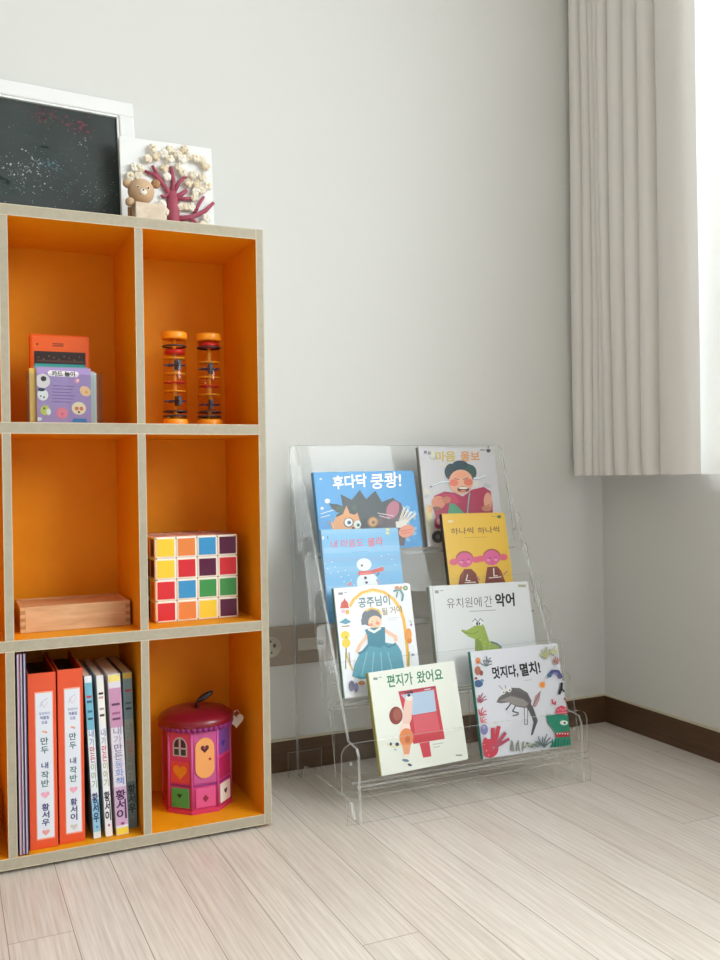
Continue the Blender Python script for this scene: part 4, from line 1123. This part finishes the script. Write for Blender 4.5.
def art_twins(A):
    A.text('#5c3214', '하나씩', (135, 246), (325, 236), 44, 0.01); A.text('#5c3214', '하나씩', (362, 240), (545, 226), 44, 0.01)
    A.line('#b98a2e', 4, (245, 278), (440, 270)); A.el('#f0d9b0', 130, 138, 26, 10); A.line('#b39a4a', 6, (470, 96), (520, 94)); A.el('#4f6a3a', 542, 98, 18, 14)
    for x, y, s in ((250, 466, -1), (480, 448, 1)):
        A.el('#a8583c', x, y-10, 76, 68); 
        A.el('#e0607a', x-92, y+18-(0 if s < 0 else 10), 36, 28); A.el('#e0607a', x+98, y-2-(4 if s > 0 else 0), 36, 28)
        A.el('#dc5f96', x, y, 70, 64); A.el('#e88ab0', x-28, y+20, 16, 12); A.el('#e88ab0', x+34, y+16, 16, 12)
        A.line('#5a2a6a', 5, (x-28, y+6), (x-12, y+2)); A.line('#5a2a6a', 5, (x+24, y-2), (x+42, y-4)); A.el('#4a2350', x-14, y+2, 5); A.line('#9a2f66', 4, (x-2, y+30), (x+14, y+28))
    A.poly('#7e3226', (245, 545), (305, 542), (345, 580), (375, 680), (195, 690), (210, 600)); A.poly('#7e3226', (442, 526), (525, 520), (560, 560), (600, 670), (420, 680), (432, 580))
    A.line('#f0e6da', 9, (275, 590), (262, 640), (300, 645)); A.line('#f0e6da', 9, (495, 535), (498, 602), (530, 600)); A.line('#f0e6da', 7, (250, 660), (345, 655)); A.line('#f0e6da', 7, (455, 620), (560, 610))
    A.line('#c97a6a', 12, (350, 600), (378, 640)); A.line('#c97a6a', 12, (580, 590), (612, 560)); A.line('#a8583c', 7, (225, 620), (240, 560)); A.line('#a8583c', 7, (545, 560), (575, 640))
book(2, -0.5505, 0.1597, 0.2121, -0.0134, 0.0, 'picture_book', 'yellow picture book with two pink-faced children', '#e8bb3a', '#3a2c1c',
     Q(435, 505, 8.47, (441.8, 513.7), (504.3, 512.3), (516.6, 608.0), (453.1, 612.5)), art_twins, 0.0105)

def art_bang(A):
    for k in range(14): A.el('#8cc8ee', 560+(k*37) % 110, 260+(k*29) % 200, 14, 9, k*30)
    A.el('#e8f0f6', 112, 100, 7, 5)
    A.text('#ffffff', '후다닥', (182, 152), (372, 140), 56, 0.03); A.text('#ffffff', '쿵쾅!', (394, 154), (562, 146), 66, 0.022)
    A.el('#f4f8fa', 150, 222, 15, 13); A.el('#f4f8fa', 120, 262, 9, 8); A.line('#e8f2f8', 4, (112, 292), (190, 270)); A.line('#e8f2f8', 4, (112, 312), (165, 300))
    A.poly('#20323a', (160, 236), (205, 240), (238, 252), (225, 186), (288, 218), (332, 164), (368, 216), (418, 170), (455, 232), (520, 208), (528, 262), (560, 300), (560, 470), (170, 470), (200, 300), (222, 286), (180, 268))
    A.poly('#54444f', (470, 300), (520, 215), (560, 240), (600, 330), (580, 470), (420, 470), (430, 330))
    A.poly('#2a4a38', (205, 250), (250, 262), (240, 292), (196, 282)); A.poly('#2a4a38', (285, 262), (310, 240), (318, 290))
    A.el('#b86a82', 515, 275, 34, 50, 20); A.line('#e2c9d2', 5, (432, 292), (520, 308)); A.line('#e2c9d2', 5, (440, 306), (500, 322))
    A.poly('#e6a064', (178, 470), (180, 350), (196, 312), (238, 296), (258, 248), (276, 292), (302, 300), (320, 288), (336, 340), (340, 470))
    A.line('#c98a50', 8, (160, 335), (178, 372)); A.line('#e9d6b8', 6, (175, 335), (185, 372))
    A.el('#3a2f2c', 270, 342, 28, 27); A.el('#f6f6f4', 270, 341, 23, 23); A.el('#3a7aa8', 273, 342, 11); A.el('#161616', 274, 342, 6)
    A.el('#e9f0f0', 320, 352, 20, 22); A.el('#3a6a58', 324, 356, 9); A.el('#3a2f2c', 296, 372, 9, 7)
    A.el('#8a5a38', 406, 341, 32, 31); A.el('#d7a266', 406, 340, 24, 24); A.el('#5a3c28', 408, 342, 9)
    for k in range(4): A.line('#f0ece4', 13, (548+k*12, 356-k*2), (580+k*20, 262+k*12)); A.line('#b9b0a4', 3, (552+k*14, 340), (578+k*20, 275+k*12))
    A.poly('#f0ece4', (530, 340), (600, 330), (590, 375), (535, 372))
    A.el('#ee9a80', 592, 392, 44, 34, -20); A.line('#d96a58', 5, (560, 392), (625, 380)); A.line('#d96a58', 4, (565, 404), (620, 396))
book(3, -0.8195, 0.2370, 0.1693, 0.0050, 0.0, 'picture_book', 'wide blue picture book with a spiky black shape and an orange cat', '#42a0e4', '#3a86b4',
     Q(300, 460, 5.54, (312.8, 471.2), (413.2, 471.8), (423.2, 545.5), (321.4, 550.9)), art_bang, 0.012)

def art_crybaby(A):
    for k in range(22): A.el(('#d3cfdd', '#bfc0c6', '#d9d6c8')[k % 3], 90+(k*83) % 540, 90+(k*47) % 640, 30, 16, k*20)
    A.rect('#77787e', 106, 82, 128, 104); A.rect('#8c8d94', 136, 88, 158, 112); A.line('#55565c', 7, (535, 72), (570, 74)); A.el('#4a4b52', 597, 76, 17, 16)
    A.text('#d2b84a', '마음', (196, 158), (346, 152), 62, 0.02); A.text('#dc9a52', '울보', (384, 152), (530, 150), 60, 0.02)
    A.el('#c8c8b8', 130, 600, 50, 120); A.el('#d9cf9a', 140, 560, 26, 50); A.el('#e0b080', 150, 520, 20, 30)
    A.poly('#ad2850', (165, 470), (185, 420), (260, 388), (340, 398), (400, 425), (465, 375), (560, 352), (612, 385), (625, 470), (630, 600), (200, 600))
    A.poly('#c23a62', (240, 410), (330, 408), (380, 470), (330, 480)); A.poly('#4c9c7c', (285, 560), (300, 475), (345, 485), (420, 560))
    A.line('#7a808a', 14, (452, 395), (440, 480), (432, 560)); A.line('#c3c8ce', 4, (452, 395), (440, 480), (432, 560))
    A.el('#d98c70', 215, 470, 52, 48); A.el('#c87860', 275, 452, 34, 26); A.line('#a85a4a', 4, (200, 450), (280, 430)); A.el('#8a5a4c', 200, 515, 30, 14)
    A.el('#dfa088', 590, 462, 32, 68); A.line('#b06a5a', 5, (575, 500), (610, 480)); A.el('#c98068', 580, 515, 40, 22)
    A.el('#28455a', 384, 236, 120, 66); A.el('#30524e', 455, 245, 50, 60); A.el('#233a48', 310, 240, 48, 62); A.el('#20404c', 380, 188, 60, 34)
    A.el('#e8ac90', 385, 315, 92, 92); A.el('#e2775e', 330, 322, 34, 26); A.el('#e2775e', 440, 318, 34, 26); A.el('#eda382', 385, 262, 48, 22)
    A.line('#7a3a34', 5, (335, 288), (372, 300)); A.line('#7a3a34', 5, (402, 298), (440, 284)); A.el('#5a2422', 402, 372, 46, 22); A.el('#f2efe8', 402, 362, 36, 8); A.el('#d9806c', 402, 384, 24, 8)
    A.line('#e4eef4', 12, (300, 315), (240, 318), (170, 348)); A.line('#8a98a6', 4, (300, 322), (230, 326), (160, 356)); A.el('#556270', 156, 354, 8, 6)
    A.line('#e4eef4', 12, (480, 290), (530, 285), (575, 268)); A.line('#8a98a6', 4, (480, 298), (530, 293), (575, 274))
    A.el('#a03f6c', 212, 620, 30, 50); A.el('#d9a0b0', 212, 615, 14, 24)
    A.el('#4c4f56', 208, 728, 44, 46); A.el('#8a8d92', 208, 728, 16, 18)
book(3, -0.5695, 0.1973, 0.2244, -0.0257, 0.0, 'picture_book', 'grey picture book with a crying black-haired boy in a crimson top', '#cfced4', '#8a8478',
     Q(410, 440, 7.58, (418.6, 447.0), (494.5, 448.4), (505.0, 543.9), (428.2, 545.5)), art_crybaby, 0.012)
